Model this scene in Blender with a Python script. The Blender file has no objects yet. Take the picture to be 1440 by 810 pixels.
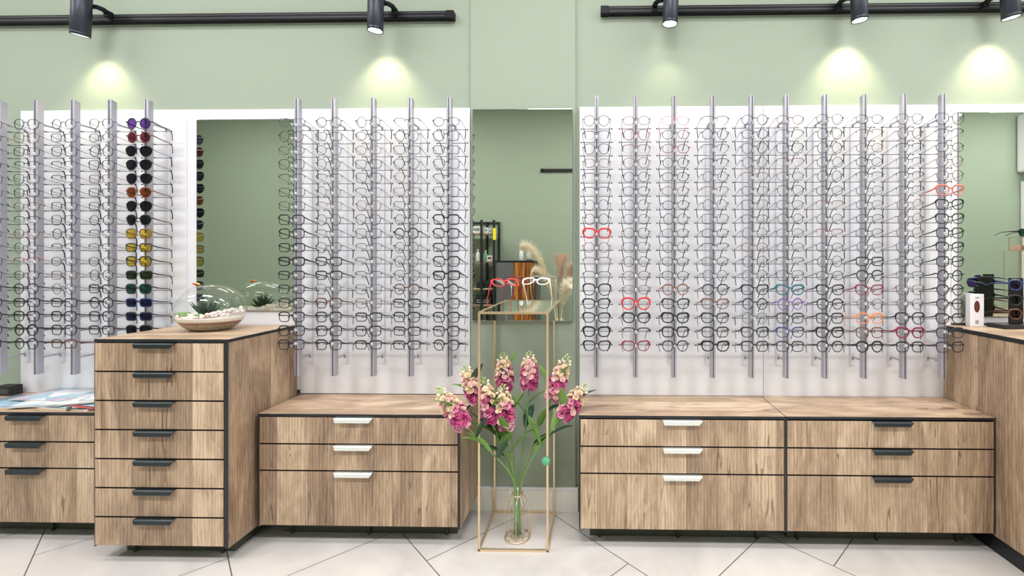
import bpy, bmesh, math, random
from mathutils import Vector, Matrix, Euler
random.seed(11)
C = bpy.context.scene.collection
PI = math.pi
AREA_W, EXPO = 27, 0.0
def R(a): return math.radians(a)

# ------------------------------------------------------------------ helpers
class MB:
    """collects shapes into one mesh; faces carry a material slot"""
    def __init__(s): s.v, s.f, s.m, s.sm = [], [], [], []
    def add(s, vs, fs, mat=0, smooth=False):
        b = len(s.v); s.v += [tuple(v) for v in vs]
        for f in fs: s.f.append(tuple(b + i for i in f)); s.m.append(mat); s.sm.append(smooth)
    def box(s, x0, x1, y0, y1, z0, z1, mat=0, M=None, bev=0.0, mats=None):
        """mats: (-x,+x,-y,+y,-z,+z)"""
        if bev > 0:
            bm = bmesh.new(); bmesh.ops.create_cube(bm, size=1)
            for v in bm.verts:
                v.co = Vector(((x0+x1)/2+v.co.x*(x1-x0), (y0+y1)/2+v.co.y*(y1-y0), (z0+z1)/2+v.co.z*(z1-z0)))
            bmesh.ops.bevel(bm, geom=bm.edges[:], offset=bev, segments=2, profile=.6, affect='EDGES')
            bm.normal_update()
            vs = [v.co.copy() for v in bm.verts]; fs = []; ms = []
            for f in bm.faces:
                fs.append([v.index for v in f.verts])
                mm = mat
                if mats:
                    n = f.normal; a = max(range(3), key=lambda i: abs(n[i])); mm = mats[a*2+(1 if n[a] > 0 else 0)]
                ms.append(mm)
            bm.free()
            if M: vs = [M @ v for v in vs]
            b = len(s.v); s.v += [tuple(v) for v in vs]
            for f, mm in zip(fs, ms): s.f.append(tuple(b+i for i in f)); s.m.append(mm); s.sm.append(False)
            return
        vs = [Vector((x, y, z)) for z in (z0, z1) for y in (y0, y1) for x in (x0, x1)]
        if M: vs = [M @ v for v in vs]
        fs = [(0,4,6,2), (1,3,7,5), (0,1,5,4), (2,6,7,3), (0,2,3,1), (4,5,7,6)]
        b = len(s.v); s.v += [tuple(v) for v in vs]
        for k, f in enumerate(fs):
            s.f.append(tuple(b+i for i in f)); s.m.append(mats[k] if mats else mat); s.sm.append(False)
    def tube(s, pts, r, n=8, mat=0, closed=False, cap=True, flat=1.0, up=None):
        """r: radius or list; flat: thickness ratio along the second frame axis"""
        P = [Vector(p) for p in pts]; N = len(P)
        rr = r if isinstance(r, (list, tuple)) else [r]*N
        T = []
        for i in range(N):
            if closed: t = P[(i+1) % N]-P[i-1]
            else: t = P[min(i+1, N-1)]-P[max(i-1, 0)]
            T.append(t.normalized() if t.length > 1e-9 else Vector((0, 0, 1)))
        ref = Vector(up) if up else (Vector((0, 0, 1)) if abs(T[0].z) < .9 else Vector((1, 0, 0)))
        vs = []
        a = (ref - T[0]*ref.dot(T[0])).normalized()
        for i in range(N):
            if up: a = Vector(up)
            a = a - T[i]*a.dot(T[i])
            a = a.normalized() if a.length > 1e-6 else Vector((1, 0, 0))
            b = T[i].cross(a)
            for k in range(n):
                q = 2*PI*k/n
                vs.append(P[i] + a*math.cos(q)*rr[i] + b*math.sin(q)*rr[i]*flat)
        fs = []
        for i in range(N if closed else N-1):
            j = (i+1) % N
            for k in range(n):
                l = (k+1) % n
                fs.append((i*n+k, i*n+l, j*n+l, j*n+k))
        if cap and not closed:
            fs.append(tuple(range(n))[::-1]); fs.append(tuple((N-1)*n+k for k in range(n)))
        s.add(vs, fs, mat, True)
    def cyl(s, p0, p1, r, n=16, mat=0, r1=None, cap=True):
        s.tube([p0, p1], [r, r if r1 is None else r1], n, mat, cap=cap)
    def ball(s, c, r, u=10, v=7, mat=0, sc=(1,1,1), M=None):
        c = Vector(c); vs = []; fs = []
        for i in range(v+1):
            a = PI*i/v
            for k in range(u):
                b = 2*PI*k/u
                p = Vector((math.sin(a)*math.cos(b)*r*sc[0], math.sin(a)*math.sin(b)*r*sc[1], math.cos(a)*r*sc[2]))
                vs.append(c + (M @ p if M else p))
        for i in range(v):
            for k in range(u):
                l = (k+1) % u
                fs.append((i*u+k, (i+1)*u+k, (i+1)*u+l, i*u+l))
        s.add(vs, fs, mat, True)
    def lathe(s, prof, c=(0,0,0), n=24, mat=0, cap=False):
        c = Vector(c); vs = []; fs = []
        for (r, z) in prof:
            for k in range(n):
                a = 2*PI*k/n; vs.append(c+Vector((r*math.cos(a), r*math.sin(a), z)))
        for i in range(len(prof)-1):
            for k in range(n):
                l = (k+1) % n; fs.append((i*n+k, i*n+l, (i+1)*n+l, (i+1)*n+k))
        if cap:
            fs.append(tuple(range(n))[::-1]); fs.append(tuple((len(prof)-1)*n+k for k in range(n)))
        s.add(vs, fs, mat, True)
    def mesh(s, name, mats):
        me = bpy.data.meshes.new(name); me.from_pydata(s.v, [], s.f)
        for m in (mats if isinstance(mats, (list, tuple)) else [mats]): me.materials.append(m)
        me.polygons.foreach_set('material_index', s.m)
        me.polygons.foreach_set('use_smooth', s.sm)
        me.update(); return me
    def build(s, name, mats, parent=None, world=True):
        if parent is not None and world:
            L = parent.location.copy(); q = parent.parent
            while q is not None: L += q.location; q = q.parent
            s.v = [(v[0]-L.x, v[1]-L.y, v[2]-L.z) for v in s.v]
        o = bpy.data.objects.new(name, s.mesh(name, mats)); C.objects.link(o)
        if parent is not None: o.parent = parent
        return o

def tag(o, label=None, cat=None, group=None, kind=None):
    if label: o['label'] = label
    if cat: o['category'] = cat
    if group: o['group'] = group
    if kind: o['kind'] = kind
    return o
def thing(name, label, cat, loc=(0,0,0), group=None, rz=0):
    o = bpy.data.objects.new(name, None); C.objects.link(o); o.location = loc; o.rotation_euler = (0, 0, rz)
    o.empty_display_size = .05
    return tag(o, label, cat, group)
def child(name, me, parent, loc=(0,0,0)):
    o = bpy.data.objects.new(name, me); C.objects.link(o); o.parent = parent; o.location = loc; return o
def copy_tree(o, parent=None):
    c = o.copy(); C.objects.link(c)
    if parent is not None: c.parent = parent
    for ch in list(o.children): copy_tree(ch, c)
    return c

# ------------------------------------------------------------------ materials
def newmat(name):
    m = bpy.data.materials.new(name); m.use_nodes = True
    nt = m.node_tree; nt.nodes.clear()
    out = nt.nodes.new('ShaderNodeOutputMaterial')
    return m, nt, out
def srgb(r, g, b):
    f = lambda c: (c/255/12.92) if c/255 <= .04045 else ((c/255+.055)/1.055)**2.4
    return (f(r), f(g), f(b), 1)
def pbr(name, col, rough=.5, metal=0, spec=.5, noise=0, nscale=20, bump=0, bscale=200, coat=0):
    m, nt, out = newmat(name)
    b = nt.nodes.new('ShaderNodeBsdfPrincipled'); nt.links.new(b.outputs[0], out.inputs[0])
    b.inputs['Base Color'].default_value = col; b.inputs['Roughness'].default_value = rough
    b.inputs['Metallic'].default_value = metal; b.inputs['Specular IOR Level'].default_value = spec
    b.inputs['Coat Weight'].default_value = coat
    tc = nt.nodes.new('ShaderNodeNewGeometry')
    if noise:
        n = nt.nodes.new('ShaderNodeTexNoise'); n.inputs['Scale'].default_value = nscale; n.inputs['Detail'].default_value = 4
        nt.links.new(tc.outputs['Position'], n.inputs['Vector'])
        mr = nt.nodes.new('ShaderNodeMapRange'); mr.inputs['To Min'].default_value = 1-noise; mr.inputs['To Max'].default_value = 1+noise
        nt.links.new(n.outputs[0], mr.inputs['Value'])
        mx = nt.nodes.new('ShaderNodeVectorMath'); mx.operation = 'SCALE'; mx.inputs[0].default_value = col[:3]
        nt.links.new(mr.outputs[0], mx.inputs['Scale']); nt.links.new(mx.outputs[0], b.inputs['Base Color'])
    if bump:
        n = nt.nodes.new('ShaderNodeTexNoise'); n.inputs['Scale'].default_value = bscale
        nt.links.new(tc.outputs['Position'], n.inputs['Vector'])
        bp = nt.nodes.new('ShaderNodeBump'); bp.inputs['Strength'].default_value = bump; bp.inputs['Distance'].default_value = .002
        nt.links.new(n.outputs[0], bp.inputs['Height']); nt.links.new(bp.outputs[0], b.inputs['Normal'])
    return m
def clear(name, tint=(1,1,1), ior=1.45, refl=1.0):
    m, nt, out = newmat(name)
    t = nt.nodes.new('ShaderNodeBsdfTransparent'); t.inputs[0].default_value = (*tint, 1)
    g = nt.nodes.new('ShaderNodeBsdfGlossy'); g.inputs['Roughness'].default_value = .02; g.inputs[0].default_value = (1,1,1,1)
    lw = nt.nodes.new('ShaderNodeLayerWeight'); lw.inputs[0].default_value = .5
    pw = nt.nodes.new('ShaderNodeMath'); pw.operation = 'POWER'; pw.inputs[1].default_value = 4; nt.links.new(lw.outputs['Facing'], pw.inputs[0])
    mu = nt.nodes.new('ShaderNodeMath'); mu.operation = 'MULTIPLY_ADD'; mu.inputs[1].default_value = .8*refl; mu.inputs[2].default_value = .05*refl
    nt.links.new(pw.outputs[0], mu.inputs[0])
    mx = nt.nodes.new('ShaderNodeMixShader'); nt.links.new(mu.outputs[0], mx.inputs[0])
    nt.links.new(t.outputs[0], mx.inputs[1]); nt.links.new(g.outputs[0], mx.inputs[2]); nt.links.new(mx.outputs[0], out.inputs[0])
    return m
def emit(name, col, s):
    m, nt, out = newmat(name); e = nt.nodes.new('ShaderNodeEmission'); e.inputs[0].default_value = (*col, 1); e.inputs[1].default_value = s
    nt.links.new(e.outputs[0], out.inputs[0]); return m

def wood(name, axis, tint=(1,1,1)):
    """oak veneer in boards; axis = direction of the grain ('z' upright, 'x' along the wall)"""
    m, nt, out = newmat(name); N = nt.nodes.new; L = nt.links.new
    b = N('ShaderNodeBsdfPrincipled'); L(b.outputs[0], out.inputs[0])
    geo = N('ShaderNodeNewGeometry'); sep = N('ShaderNodeSeparateXYZ'); L(geo.outputs['Position'], sep.inputs[0])
    def mth(op, a, b2=None, c=None):
        n = N('ShaderNodeMath'); n.operation = op
        for i, q in enumerate((a, b2, c)):
            if q is None: continue
            if isinstance(q, (int, float)): n.inputs[i].default_value = q
            else: L(q, n.inputs[i])
        return n.outputs[0]
    if axis == 'z': across = mth('ADD', sep.outputs[0], sep.outputs[1]); along = sep.outputs[2]
    else: across = mth('ADD', sep.outputs[1], mth('MULTIPLY', sep.outputs[2], 1)); along = sep.outputs[0]
    # boards of about 12 cm
    bi = mth('FLOOR', mth('DIVIDE', mth('ADD', across, 10.03), .128))
    wn = N('ShaderNodeTexWhiteNoise'); wn.noise_dimensions = '1D'; L(bi, wn.inputs['W'])
    off = mth('MULTIPLY', wn.outputs['Value'], 7.0)
    def vec(sx, sz):
        c = N('ShaderNodeCombineXYZ'); L(mth('MULTIPLY', across, sx), c.inputs[0]); L(mth('MULTIPLY', mth('ADD', along, off), sz), c.inputs[1]); L(off, c.inputs[2]); return c.outputs[0]
    def noise(v, sc, det=3, dist=0, rough=.55):
        n = N('ShaderNodeTexNoise'); n.inputs['Scale'].default_value = sc; n.inputs['Detail'].default_value = det
        n.inputs['Distortion'].default_value = dist; n.inputs['Roughness'].default_value = rough; L(v, n.inputs['Vector']); return n.outputs[0]
    big = noise(vec(8, 2.2), 1, 4, 1.4)
    fine = noise(vec(240, 16), 1, 4, .5, .7)
    mid = noise(vec(38, 3.5), 1, 3, 2.2)
    w = N('ShaderNodeTexWave'); w.wave_type = 'BANDS'; w.bands_direction = 'X'
    w.inputs['Scale'].default_value = 1; w.inputs['Distortion'].default_value = 9; w.inputs['Detail'].default_value = 2.5; w.inputs['Detail Scale'].default_value = .55
    L(vec(22, 2.6), w.inputs['Vector'])
    val = mth('ADD', mth('MULTIPLY', big, .50), mth('ADD', mth('MULTIPLY', fine, .30), mth('ADD', mth('MULTIPLY', mid, .14), mth('MULTIPLY', w.outputs['Fac'], .06))))
    val = mth('ADD', val, mth('MULTIPLY', mth('SUBTRACT', wn.outputs['Value'], .5), .13))
    cr = N('ShaderNodeValToRGB'); L(val, cr.inputs[0]); e = cr.color_ramp.elements
    cols = [(.31, srgb(112, 90, 74)), (.43, srgb(150, 126, 104)), (.54, srgb(181, 155, 129)), (.66, srgb(212, 189, 162))]
    e[0].position, e[0].color = cols[0][0], cols[0][1]; e[1].position, e[1].color = cols[3][0], cols[3][1]
    for p, c in cols[1:3]: q = e.new(p); q.color = c
    # thin dark cracks and a few knots
    crk = noise(vec(9, .45), 1, 3, .25)
    cm = mth('LESS_THAN', mth('ABSOLUTE', mth('SUBTRACT', crk, .5)), .0045)
    cm2 = mth('MULTIPLY', cm, mth('GREATER_THAN', noise(vec(3, 3), 1.7, 2), .52))
    vo = N('ShaderNodeTexVoronoi'); vo.inputs['Scale'].default_value = 1; L(vec(9, 3.4), vo.inputs['Vector'])
    kn = N('ShaderNodeMapRange'); kn.inputs['From Min'].default_value = .01; kn.inputs['From Max'].default_value = .07; kn.inputs['To Min'].default_value = 1; kn.inputs['To Max'].default_value = 0
    L(vo.outputs['Distance'], kn.inputs['Value'])
    edge = mth('FRACT', mth('DIVIDE', mth('ADD', across, 10.03), .128))
    em = mth('MULTIPLY', mth('LESS_THAN', edge, .012), .55)
    dark = mth('MINIMUM', mth('ADD', mth('MULTIPLY', cm2, .55), mth('ADD', mth('MULTIPLY', kn.outputs[0], .4), em)), .75)
    mx = N('ShaderNodeMix'); mx.data_type = 'RGBA'; L(dark, mx.inputs[0]); L(cr.outputs[0], mx.inputs[6]); mx.inputs[7].default_value = srgb(66, 46, 34)
    tn = N('ShaderNodeMix'); tn.data_type = 'RGBA'; tn.blend_type = 'MULTIPLY'; tn.inputs[0].default_value = 1; L(mx.outputs[2], tn.inputs[6]); tn.inputs[7].default_value = (*tint, 1)
    L(tn.outputs[2], b.inputs['Base Color'])
    b.inputs['Roughness'].default_value = .42; b.inputs['Specular IOR Level'].default_value = .4
    bp = N('ShaderNodeBump'); bp.inputs['Strength'].default_value = .25; bp.inputs['Distance'].default_value = .001
    L(fine, bp.inputs['Height']); L(bp.outputs[0], b.inputs['Normal'])
    return m

def tiles(name):
    m, nt, out = newmat(name); N = nt.nodes.new; L = nt.links.new
    b = N('ShaderNodeBsdfPrincipled'); L(b.outputs[0], out.inputs[0])
    geo = N('ShaderNodeNewGeometry')
    vr = N('ShaderNodeMapping'); vr.vector_type = 'POINT'
    vr.inputs['Rotation'].default_value = (0, 0, R(225)); L(geo.outputs['Position'], vr.inputs['Vector'])
    ad = N('ShaderNodeVectorMath'); ad.operation = 'ADD'; ad.inputs[1].default_value = TILE_OFF; L(vr.outputs[0], ad.inputs[0])
    br = N('ShaderNodeTexBrick'); br.offset = .5; br.offset_frequency = 2; br.squash = 1
    br.inputs['Scale'].default_value = 1; br.inputs['Brick Width'].default_value = .594; br.inputs['Row Height'].default_value = .594
    br.inputs['Mortar Size'].default_value = .0022; br.inputs['Mortar Smooth'].default_value = .1; br.inputs['Bias'].default_value = 0
    br.inputs['Color1'].default_value = (0, 0, 0, 1); br.inputs['Color2'].default_value = (1, 1, 1, 1); br.inputs['Mortar'].default_value = (.5, .5, .5, 1)
    L(ad.outputs[0], br.inputs['Vector'])
    n = N('ShaderNodeTexNoise'); n.inputs['Scale'].default_value = 3.2; n.inputs['Detail'].default_value = 6; n.inputs['Distortion'].default_value = 1.2
    L(geo.outputs['Position'], n.inputs['Vector'])
    cr = N('ShaderNodeValToRGB'); L(n.outputs[0], cr.inputs[0])
    cr.color_ramp.elements[0].position = .3; cr.color_ramp.elements[0].color = srgb(196, 190, 187)
    cr.color_ramp.elements[1].position = .7; cr.color_ramp.elements[1].color = srgb(218, 212, 208)
    mx = N('ShaderNodeMix'); mx.data_type = 'RGBA'; L(br.outputs['Fac'], mx.inputs[0]); L(cr.outputs[0], mx.inputs[6]); mx.inputs[7].default_value = srgb(96, 92, 90)
    L(mx.outputs[2], b.inputs['Base Color']); b.inputs['Roughness'].default_value = .28
    bp = N('ShaderNodeBump'); bp.inputs['Strength'].default_value = .3; bp.inputs['Distance'].default_value = .002; bp.invert = True
    L(br.outputs['Fac'], bp.inputs['Height']); L(bp.outputs[0], b.inputs['Normal'])
    return m
TILE_OFF = (50*.594 + .07, 50*.594 - .182, 0)

def mag_mat(name, seed, base):
    """printed page: blocks of picture and text lines"""
    m, nt, out = newmat(name); N = nt.nodes.new; L = nt.links.new
    b = N('ShaderNodeBsdfPrincipled'); L(b.outputs[0], out.inputs[0]); b.inputs['Roughness'].default_value = .3
    tc = N('ShaderNodeTexCoord'); mp = N('ShaderNodeMapping'); mp.inputs['Location'].default_value = (seed*1.7, seed*.9, 0); mp.inputs['Scale'].default_value = (14, 11, 1)
    L(tc.outputs['Object'], mp.inputs['Vector'])
    v = N('ShaderNodeTexVoronoi'); v.distance = 'CHEBYCHEV'; v.inputs['Scale'].default_value = 1; L(mp.outputs[0], v.inputs['Vector'])
    n = N('ShaderNodeTexNoise'); n.inputs['Scale'].default_value = 4; L(mp.outputs[0], n.inputs['Vector'])
    cr = N('ShaderNodeValToRGB'); L(v.outputs['Color'], cr.inputs[0]); cr.color_ramp.interpolation = 'CONSTANT'
    e = cr.color_ramp.elements; e[0].color = srgb(*base); e[1].position = .35; e[1].color = srgb(238, 240, 244)
    q = e.new(.62); q.color = srgb(150, 190, 214); q = e.new(.8); q.color = srgb(70, 86, 104); q = e.new(.9); q.color = srgb(246, 246, 246)
    mx = N('ShaderNodeMix'); mx.data_type = 'RGBA'; mx.inputs[0].default_value = .25; L(cr.outputs[0], mx.inputs[6]); L(n.outputs[1], mx.inputs[7])
    L(mx.outputs[2], b.inputs['Base Color']); return m

M = {}
M['green'] = pbr('sage_green_paint', srgb(152, 163, 147), .7, noise=.015, nscale=3, bump=.05, bscale=300)
M['ceil'] = pbr('white_ceiling_paint', (.82, .82, .8, 1), .8)
M['white'] = pbr('white_glossy_board', (.80, .795, .845, 1), .22, spec=.5)
M['panel_edge'] = pbr('board_edge_grey', (.25, .27, .26, 1), .5)
M['base'] = pbr('baseboard_grey_white', srgb(232, 230, 224), .35)
M['floor'] = tiles('beige_floor_tiles')
M['wood'] = wood('oak_upright', 'z'); M['woodx'] = wood('oak_lengthwise', 'x', (1.13, 1.13, 1.15))
M['black'] = pbr('black_edge_band', (.012, .014, .018, 1), .4)
M['plinth'] = pbr('dark_plinth', (.06, .065, .045, 1), .5)
M['handle'] = pbr('black_metal_pull', (.02, .028, .032, 1), .35, metal=.4)
M['chrome'] = pbr('bright_metal_pull', (.82, .86, .84, 1), .25, metal=.7)
M['alu'] = pbr('brushed_aluminium', (.42, .41, .47, 1), .38, metal=.45)
M['slot'] = pbr('dark_slot', (.05, .05, .055, 1), .5)
M['bar'] = pbr('steel_crossbar', (.12, .12, .145, 1), .4, metal=.3)
M['clip'] = pbr('clear_plastic_clip', (.78, .78, .8, 1), .2)
M['rail'] = pbr('pale_wall_rail', (.72, .72, .77, 1), .4)
M['track'] = pbr('black_track', (.006, .006, .009, 1), .5, spec=.2)
M['spotbody'] = pbr('dark_spot_body', (.035, .04, .055, 1), .38, metal=.4)
M['gold'] = pbr('brushed_brass', (.80, .63, .43, 1), .32, metal=.85)
M['lampglow'] = emit('lamp_glow', (1, .96, .88), 14)
M['diffuser'] = emit('unseen_ceiling_diffuser', (1, .98, .95), 2.2)
mm, nt, out = newmat('silvered_mirror'); g = nt.nodes.new('ShaderNodeBsdfGlossy'); g.inputs[0].default_value = (.66, .70, .62, 1); g.inputs['Roughness'].default_value = 0
nt.links.new(g.outputs[0], out.inputs[0]); M['mirror'] = mm
M['glass'] = clear('clear_glass', (.95, .975, .965), 1.5, 1.1)
M['lens'] = clear('clear_lens', (.975, .98, .99), 1.45, .35)
M['top_glass'] = clear('smoked_glass_top', (.62, .66, .64), 1.6, 2.2)
for k, t in {'lens_black': (.010,.010,.018), 'lens_purple': (.14,.06,.30), 'lens_wine': (.16,.02,.05), 'lens_brown': (.26,.06,.015), 'lens_yellow': (.80,.58,.08), 'lens_green': (.03,.06,.02), 'lens_teal': (.02,.10,.07), 'lens_navy': (.015,.015,.08), 'lens_rose': (.9,.7,.75)}.items():
    M[k] = clear(k, t, 1.45, .5)
FR = {'black': ((.006,.006,.009,1), .4, 0), 'grey': ((.03,.03,.042,1), .4, .2), 'silver': ((.10,.10,.125,1), .35, .4), 'gold': ((.20,.14,.08,1), .35, .5),
      'red': ((.62,.03,.035,1), .3, 0), 'pink': ((.80,.30,.42,1), .3, 0), 'navy': ((.02,.04,.14,1), .3, 0), 'brown': ((.20,.07,.03,1), .3, 0),
      'tortoiseshell': ((.10,.035,.015,1), .25, 0), 'orange': ((.85,.25,.05,1), .3, 0), 'teal': ((.02,.14,.18,1), .3, 0), 'purple': ((.20,.08,.32,1), .3, 0),
      'burgundy': ((.22,.01,.04,1), .3, 0), 'coral': ((.60,.17,.13,1), .3, 0), 'white': ((.85,.82,.76,1), .3, 0), 'copper': ((.17,.08,.05,1), .35, .4)}
for k, (c, r, mt) in FR.items(): M['f_'+k] = pbr('frame_'+k, c, r, metal=mt, noise=.5 if k == 'tortoiseshell' else 0, nscale=150)

# ------------------------------------------------------------------ room shell
def struct(name, mb, mats):
    o = mb.build(name, mats); o['kind'] = 'structure'; return o
XL, XR, YB, ZC = -6.2, 6.2, -3.79, 3.4
m = MB(); m.box(XL-.1, XR+.1, YB-.1, .1, -.1, 0); struct('floor', m, M['floor'])
m = MB(); m.box(XL-.1, XR+.1, YB-.1, .1, ZC, ZC+.1); struct('ceiling', m, M['ceil'])
m = MB(); m.box(XL-.1, XR+.1, 0, .1, 0, ZC); struct('wall_back', m, M['green'])
m = MB(); m.box(XL-.1, XR+.1, YB-.1, YB, 0, ZC); struct('wall_front', m, M['green'])
m = MB(); m.box(XL-.1, XL, YB, 0, 0, ZC); struct('wall_left', m, M['green'])
m = MB(); m.box(XR, XR+.1, YB, 0, 0, ZC); struct('wall_right', m, M['green'])
# the slightly raised middle strip of the wall
m = MB(); m.box(-.632, -.105, -.014, 0, 0, ZC, bev=.001); struct('trim_1', m, M['green'])
m = MB(); m.box(-.632, -.092, -.024, -.0145, 0, .112, 0, bev=.002); m.box(-.632, -.092, -.028, -.0145, .112, .122, 1, bev=.001)
struct('baseboard_back', m, [M['base'], M['white']])
m = MB(); m.box(XL, XR, YB, YB+.012, 0, .11); struct('baseboard_front', m, M['base'])

# white boards behind the rods
def board(x0, x1, z0, z1, label):
    m = MB(); m.box(x0+.001, x1-.001, -.016, -.0005, z0, z1, 0, bev=.0012)
    o = m.build('wall_panel', M['white']); tag(o, label, 'panel', 'white boards behind the frames')
board(-2.946, -2.079, .45, 2.018, 'white glossy wall board behind the sunglasses and the left rods')
board(-2.079, -1.497, .60, 2.018, 'narrow white wall board around the mirror above the tall chest')
board(-1.497, -.634, .582, 2.018, 'white glossy wall board behind the five middle rods')
board(-.086, .826, .582, 2.018, 'white glossy wall board right of the flowers, left of the seam')
board(.826, 1.740, .582, 2.018, 'white glossy wall board at the right, between the seam and the counter')
board(1.740, 2.60, .945, 2.018, 'white wall board around the mirror above the right counter')

def mirror(x0, x1, z0, z1, yb, th, label):
    t = thing('wall_mirror', label, 'mirror', ((x0+x1)/2, yb, z0))
    m = MB(); m.box(x0, x1, yb-th, yb, z0, z1); m.build('backing', M['panel_edge'], t)
    m = MB(); m.box(x0+.001, x1-.001, yb-th-.004, yb-th-.0002, z0+.001, z1-.001, bev=.0008); m.build('mirror_glass', M['mirror'], t)
mirror(-2.023, -1.523, .997, 1.966, -.0165, .004, 'upright frameless mirror above the tall chest of drawers')
mirror(-.617, -.118, .953, 2.004, -.0148, .018, 'upright frameless mirror on the green wall above the flowers')
mirror(1.771, 2.30, .978, 1.978, -.0165, .004, 'frameless mirror above the counter at the right edge')

# ------------------------------------------------------------------ cabinets
def pull(x, yf, zt, mat, parent, w=.166):
    """folded metal edge pull sitting on the top edge of a drawer front"""
    m = MB(); h = .019
    pts = [(x-w/2, yf, zt), (x+w/2, yf, zt), (x+w/2, yf-.016, zt), (x-w/2, yf-.016, zt)]
    t = .0016
    vs = []
    prof = [(0, 0), (-.015, 0), (-.019, -.004), (-.019, -h)]
    for (dy, dz) in prof:
        c = .012 if dz < -.01 else 0
        for xx in (x-w/2+c*.35, x+w/2-c): vs.append((xx, yf+dy, zt+dz))
    n = len(prof); vs2 = [(a, b+t, c-t) for a, b, c in vs]
    fs = [(2*i, 2*i+1, 2*i+3, 2*i+2) for i in range(n-1)]
    fs2 = [tuple(2*n+q for q in f[::-1]) for f in fs]
    side = [(2*i, 2*i+2, 2*n+2*i+2, 2*n+2*i) for i in range(n-1)] + [(2*i+1, 2*n+2*i+1, 2*n+2*i+3, 2*i+3) for i in range(n-1)]
    ends = [(0, 2*n, 2*n+1, 1), (2*n-2, 2*n-1, 4*n-1, 4*n-2)]
    m.add(vs+vs2, fs+fs2+side+ends)
    m.build('handle', mat, parent)
def cabinet(name, label, cat, x0, x1, yf, zb, zt, splits, hx, pmat, el=.010, er=.010, top_t=.012, group=None, feet=True, front_rec=.10):
    t = thing(name, label, cat, ((x0+x1)/2, yf/2, 0), group)
    yb = -.018
    # side panels: oak faces, black front and bottom edges
    for (a, b) in ((x0, x0+el), (x1-er, x1)):
        m = MB(); m.box(a, b, yf+.001, yb, zb, zt-top_t-.0005, mats=(0, 0, 1, 0, 1, 0)); m.build('side_panel', [M['wood'], M['black']], t)
    m = MB(); m.box(x0+el+.0005, x1-er-.0005, yf+.024, yb, zb+.004, zt-top_t-.001); m.build('carcass', M['black'], t)
    m = MB(); m.box(x0, x1, yf, yb, zt-top_t, zt, mats=(1, 1, 1, 0, 1, 0), bev=.0012); m.build('top_panel', [M['woodx'], M['black']], t)
    z1 = zt-top_t
    for i in range(len(splits)-1):
        a, b = splits[i+1]+.003, splits[i]-.003
        m = MB(); m.box(x0+el+.001, x1-er-.001, yf, yf+.019, a, b, mats=(1, 1, 0, 0, 1, 1), bev=.0009)
        d = m.build('drawer', [M['wood'], M['black']], t)
        pull(hx, yf, b+.0018, pmat, d)
    m = MB(); m.box(x0+.045, x1-.045, yf+front_rec, yb-.01, .0005, zb-.001); m.build('plinth', M['plinth'], t)
    nf = 3 if x1-x0 > .7 else 2
    for i in range(nf):
        fx = x0+.09+(x1-x0-.18)*i/(nf-1)
        m = MB(); m.cyl((fx, yf+front_rec-.008, .001), (fx, yf+front_rec-.008, zb-.0005), .005, 12); m.cyl((fx, yf+front_rec-.008, .0005), (fx, yf+front_rec-.008, .006), .007, 14)
        m.build('foot', M['plinth'], t)
    return t
S3 = [.568, .448, .331, .088]
cabinet('drawer_cabinet', 'low oak cabinet with bright metal pulls, left of the flowers', 'cabinet', -1.488, -.594, -.305, .083, .580, S3, -1.058, M['chrome'], .006, .010)
cabinet('drawer_cabinet', 'low oak cabinet with bright metal pulls, right of the flowers', 'cabinet', -.076, .810, -.305, .085, .582, S3, .368, M['chrome'], .005, .005)
cabinet('drawer_cabinet', 'low oak cabinet with black pulls, beside the right-hand counter', 'cabinet', .812, 1.696, -.305, .087, .583, S3, 1.258, M['handle'], .005, .006)
cabinet('drawer_cabinet', 'low oak cabinet with magazines on top at the left edge', 'cabinet', -2.968, -2.082, -.305, .081, .580, S3, -2.522, M['handle'], .006, .006)
h = (.914-.074)/7
cabinet('chest_of_drawers', 'tall oak chest of seven drawers with black pulls under the terrarium', 'chest of drawers', -2.076, -1.512, -.431, .069, .928,
        [.914-h*i for i in range(8)], -1.812, M['handle'], .003, .018, top_t=.013, front_rec=.087)
# the tall counter at the right edge
t = thing('counter', 'tall oak counter with a black edged top at the right edge', 'counter', (2.3, -.4, 0))
m = MB(); m.box(1.702, 1.722, -.80, -.018, .075, .916, mats=(0, 0, 1, 0, 1, 0)); m.build('side_panel', [M['wood'], M['black']], t)
m = MB(); m.box(2.88, 2.90, -.80, -.018, .075, .916, mats=(0, 0, 1, 0, 1, 0)); m.build('side_panel', [M['wood'], M['black']], t)
m = MB(); m.box(1.723, 2.879, -.78, -.018, .075, .916); m.build('carcass', M['wood'], t)
m = MB(); m.box(1.700, 2.902, -.802, -.018, .917, .936, mats=(1, 1, 1, 0, 1, 0), bev=.001); m.build('top_panel', [M['woodx'], M['black']], t)
m = MB(); m.box(1.712, 2.86, -.74, -.03, .0005, .074); m.build('plinth', M['black'], t)

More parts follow.
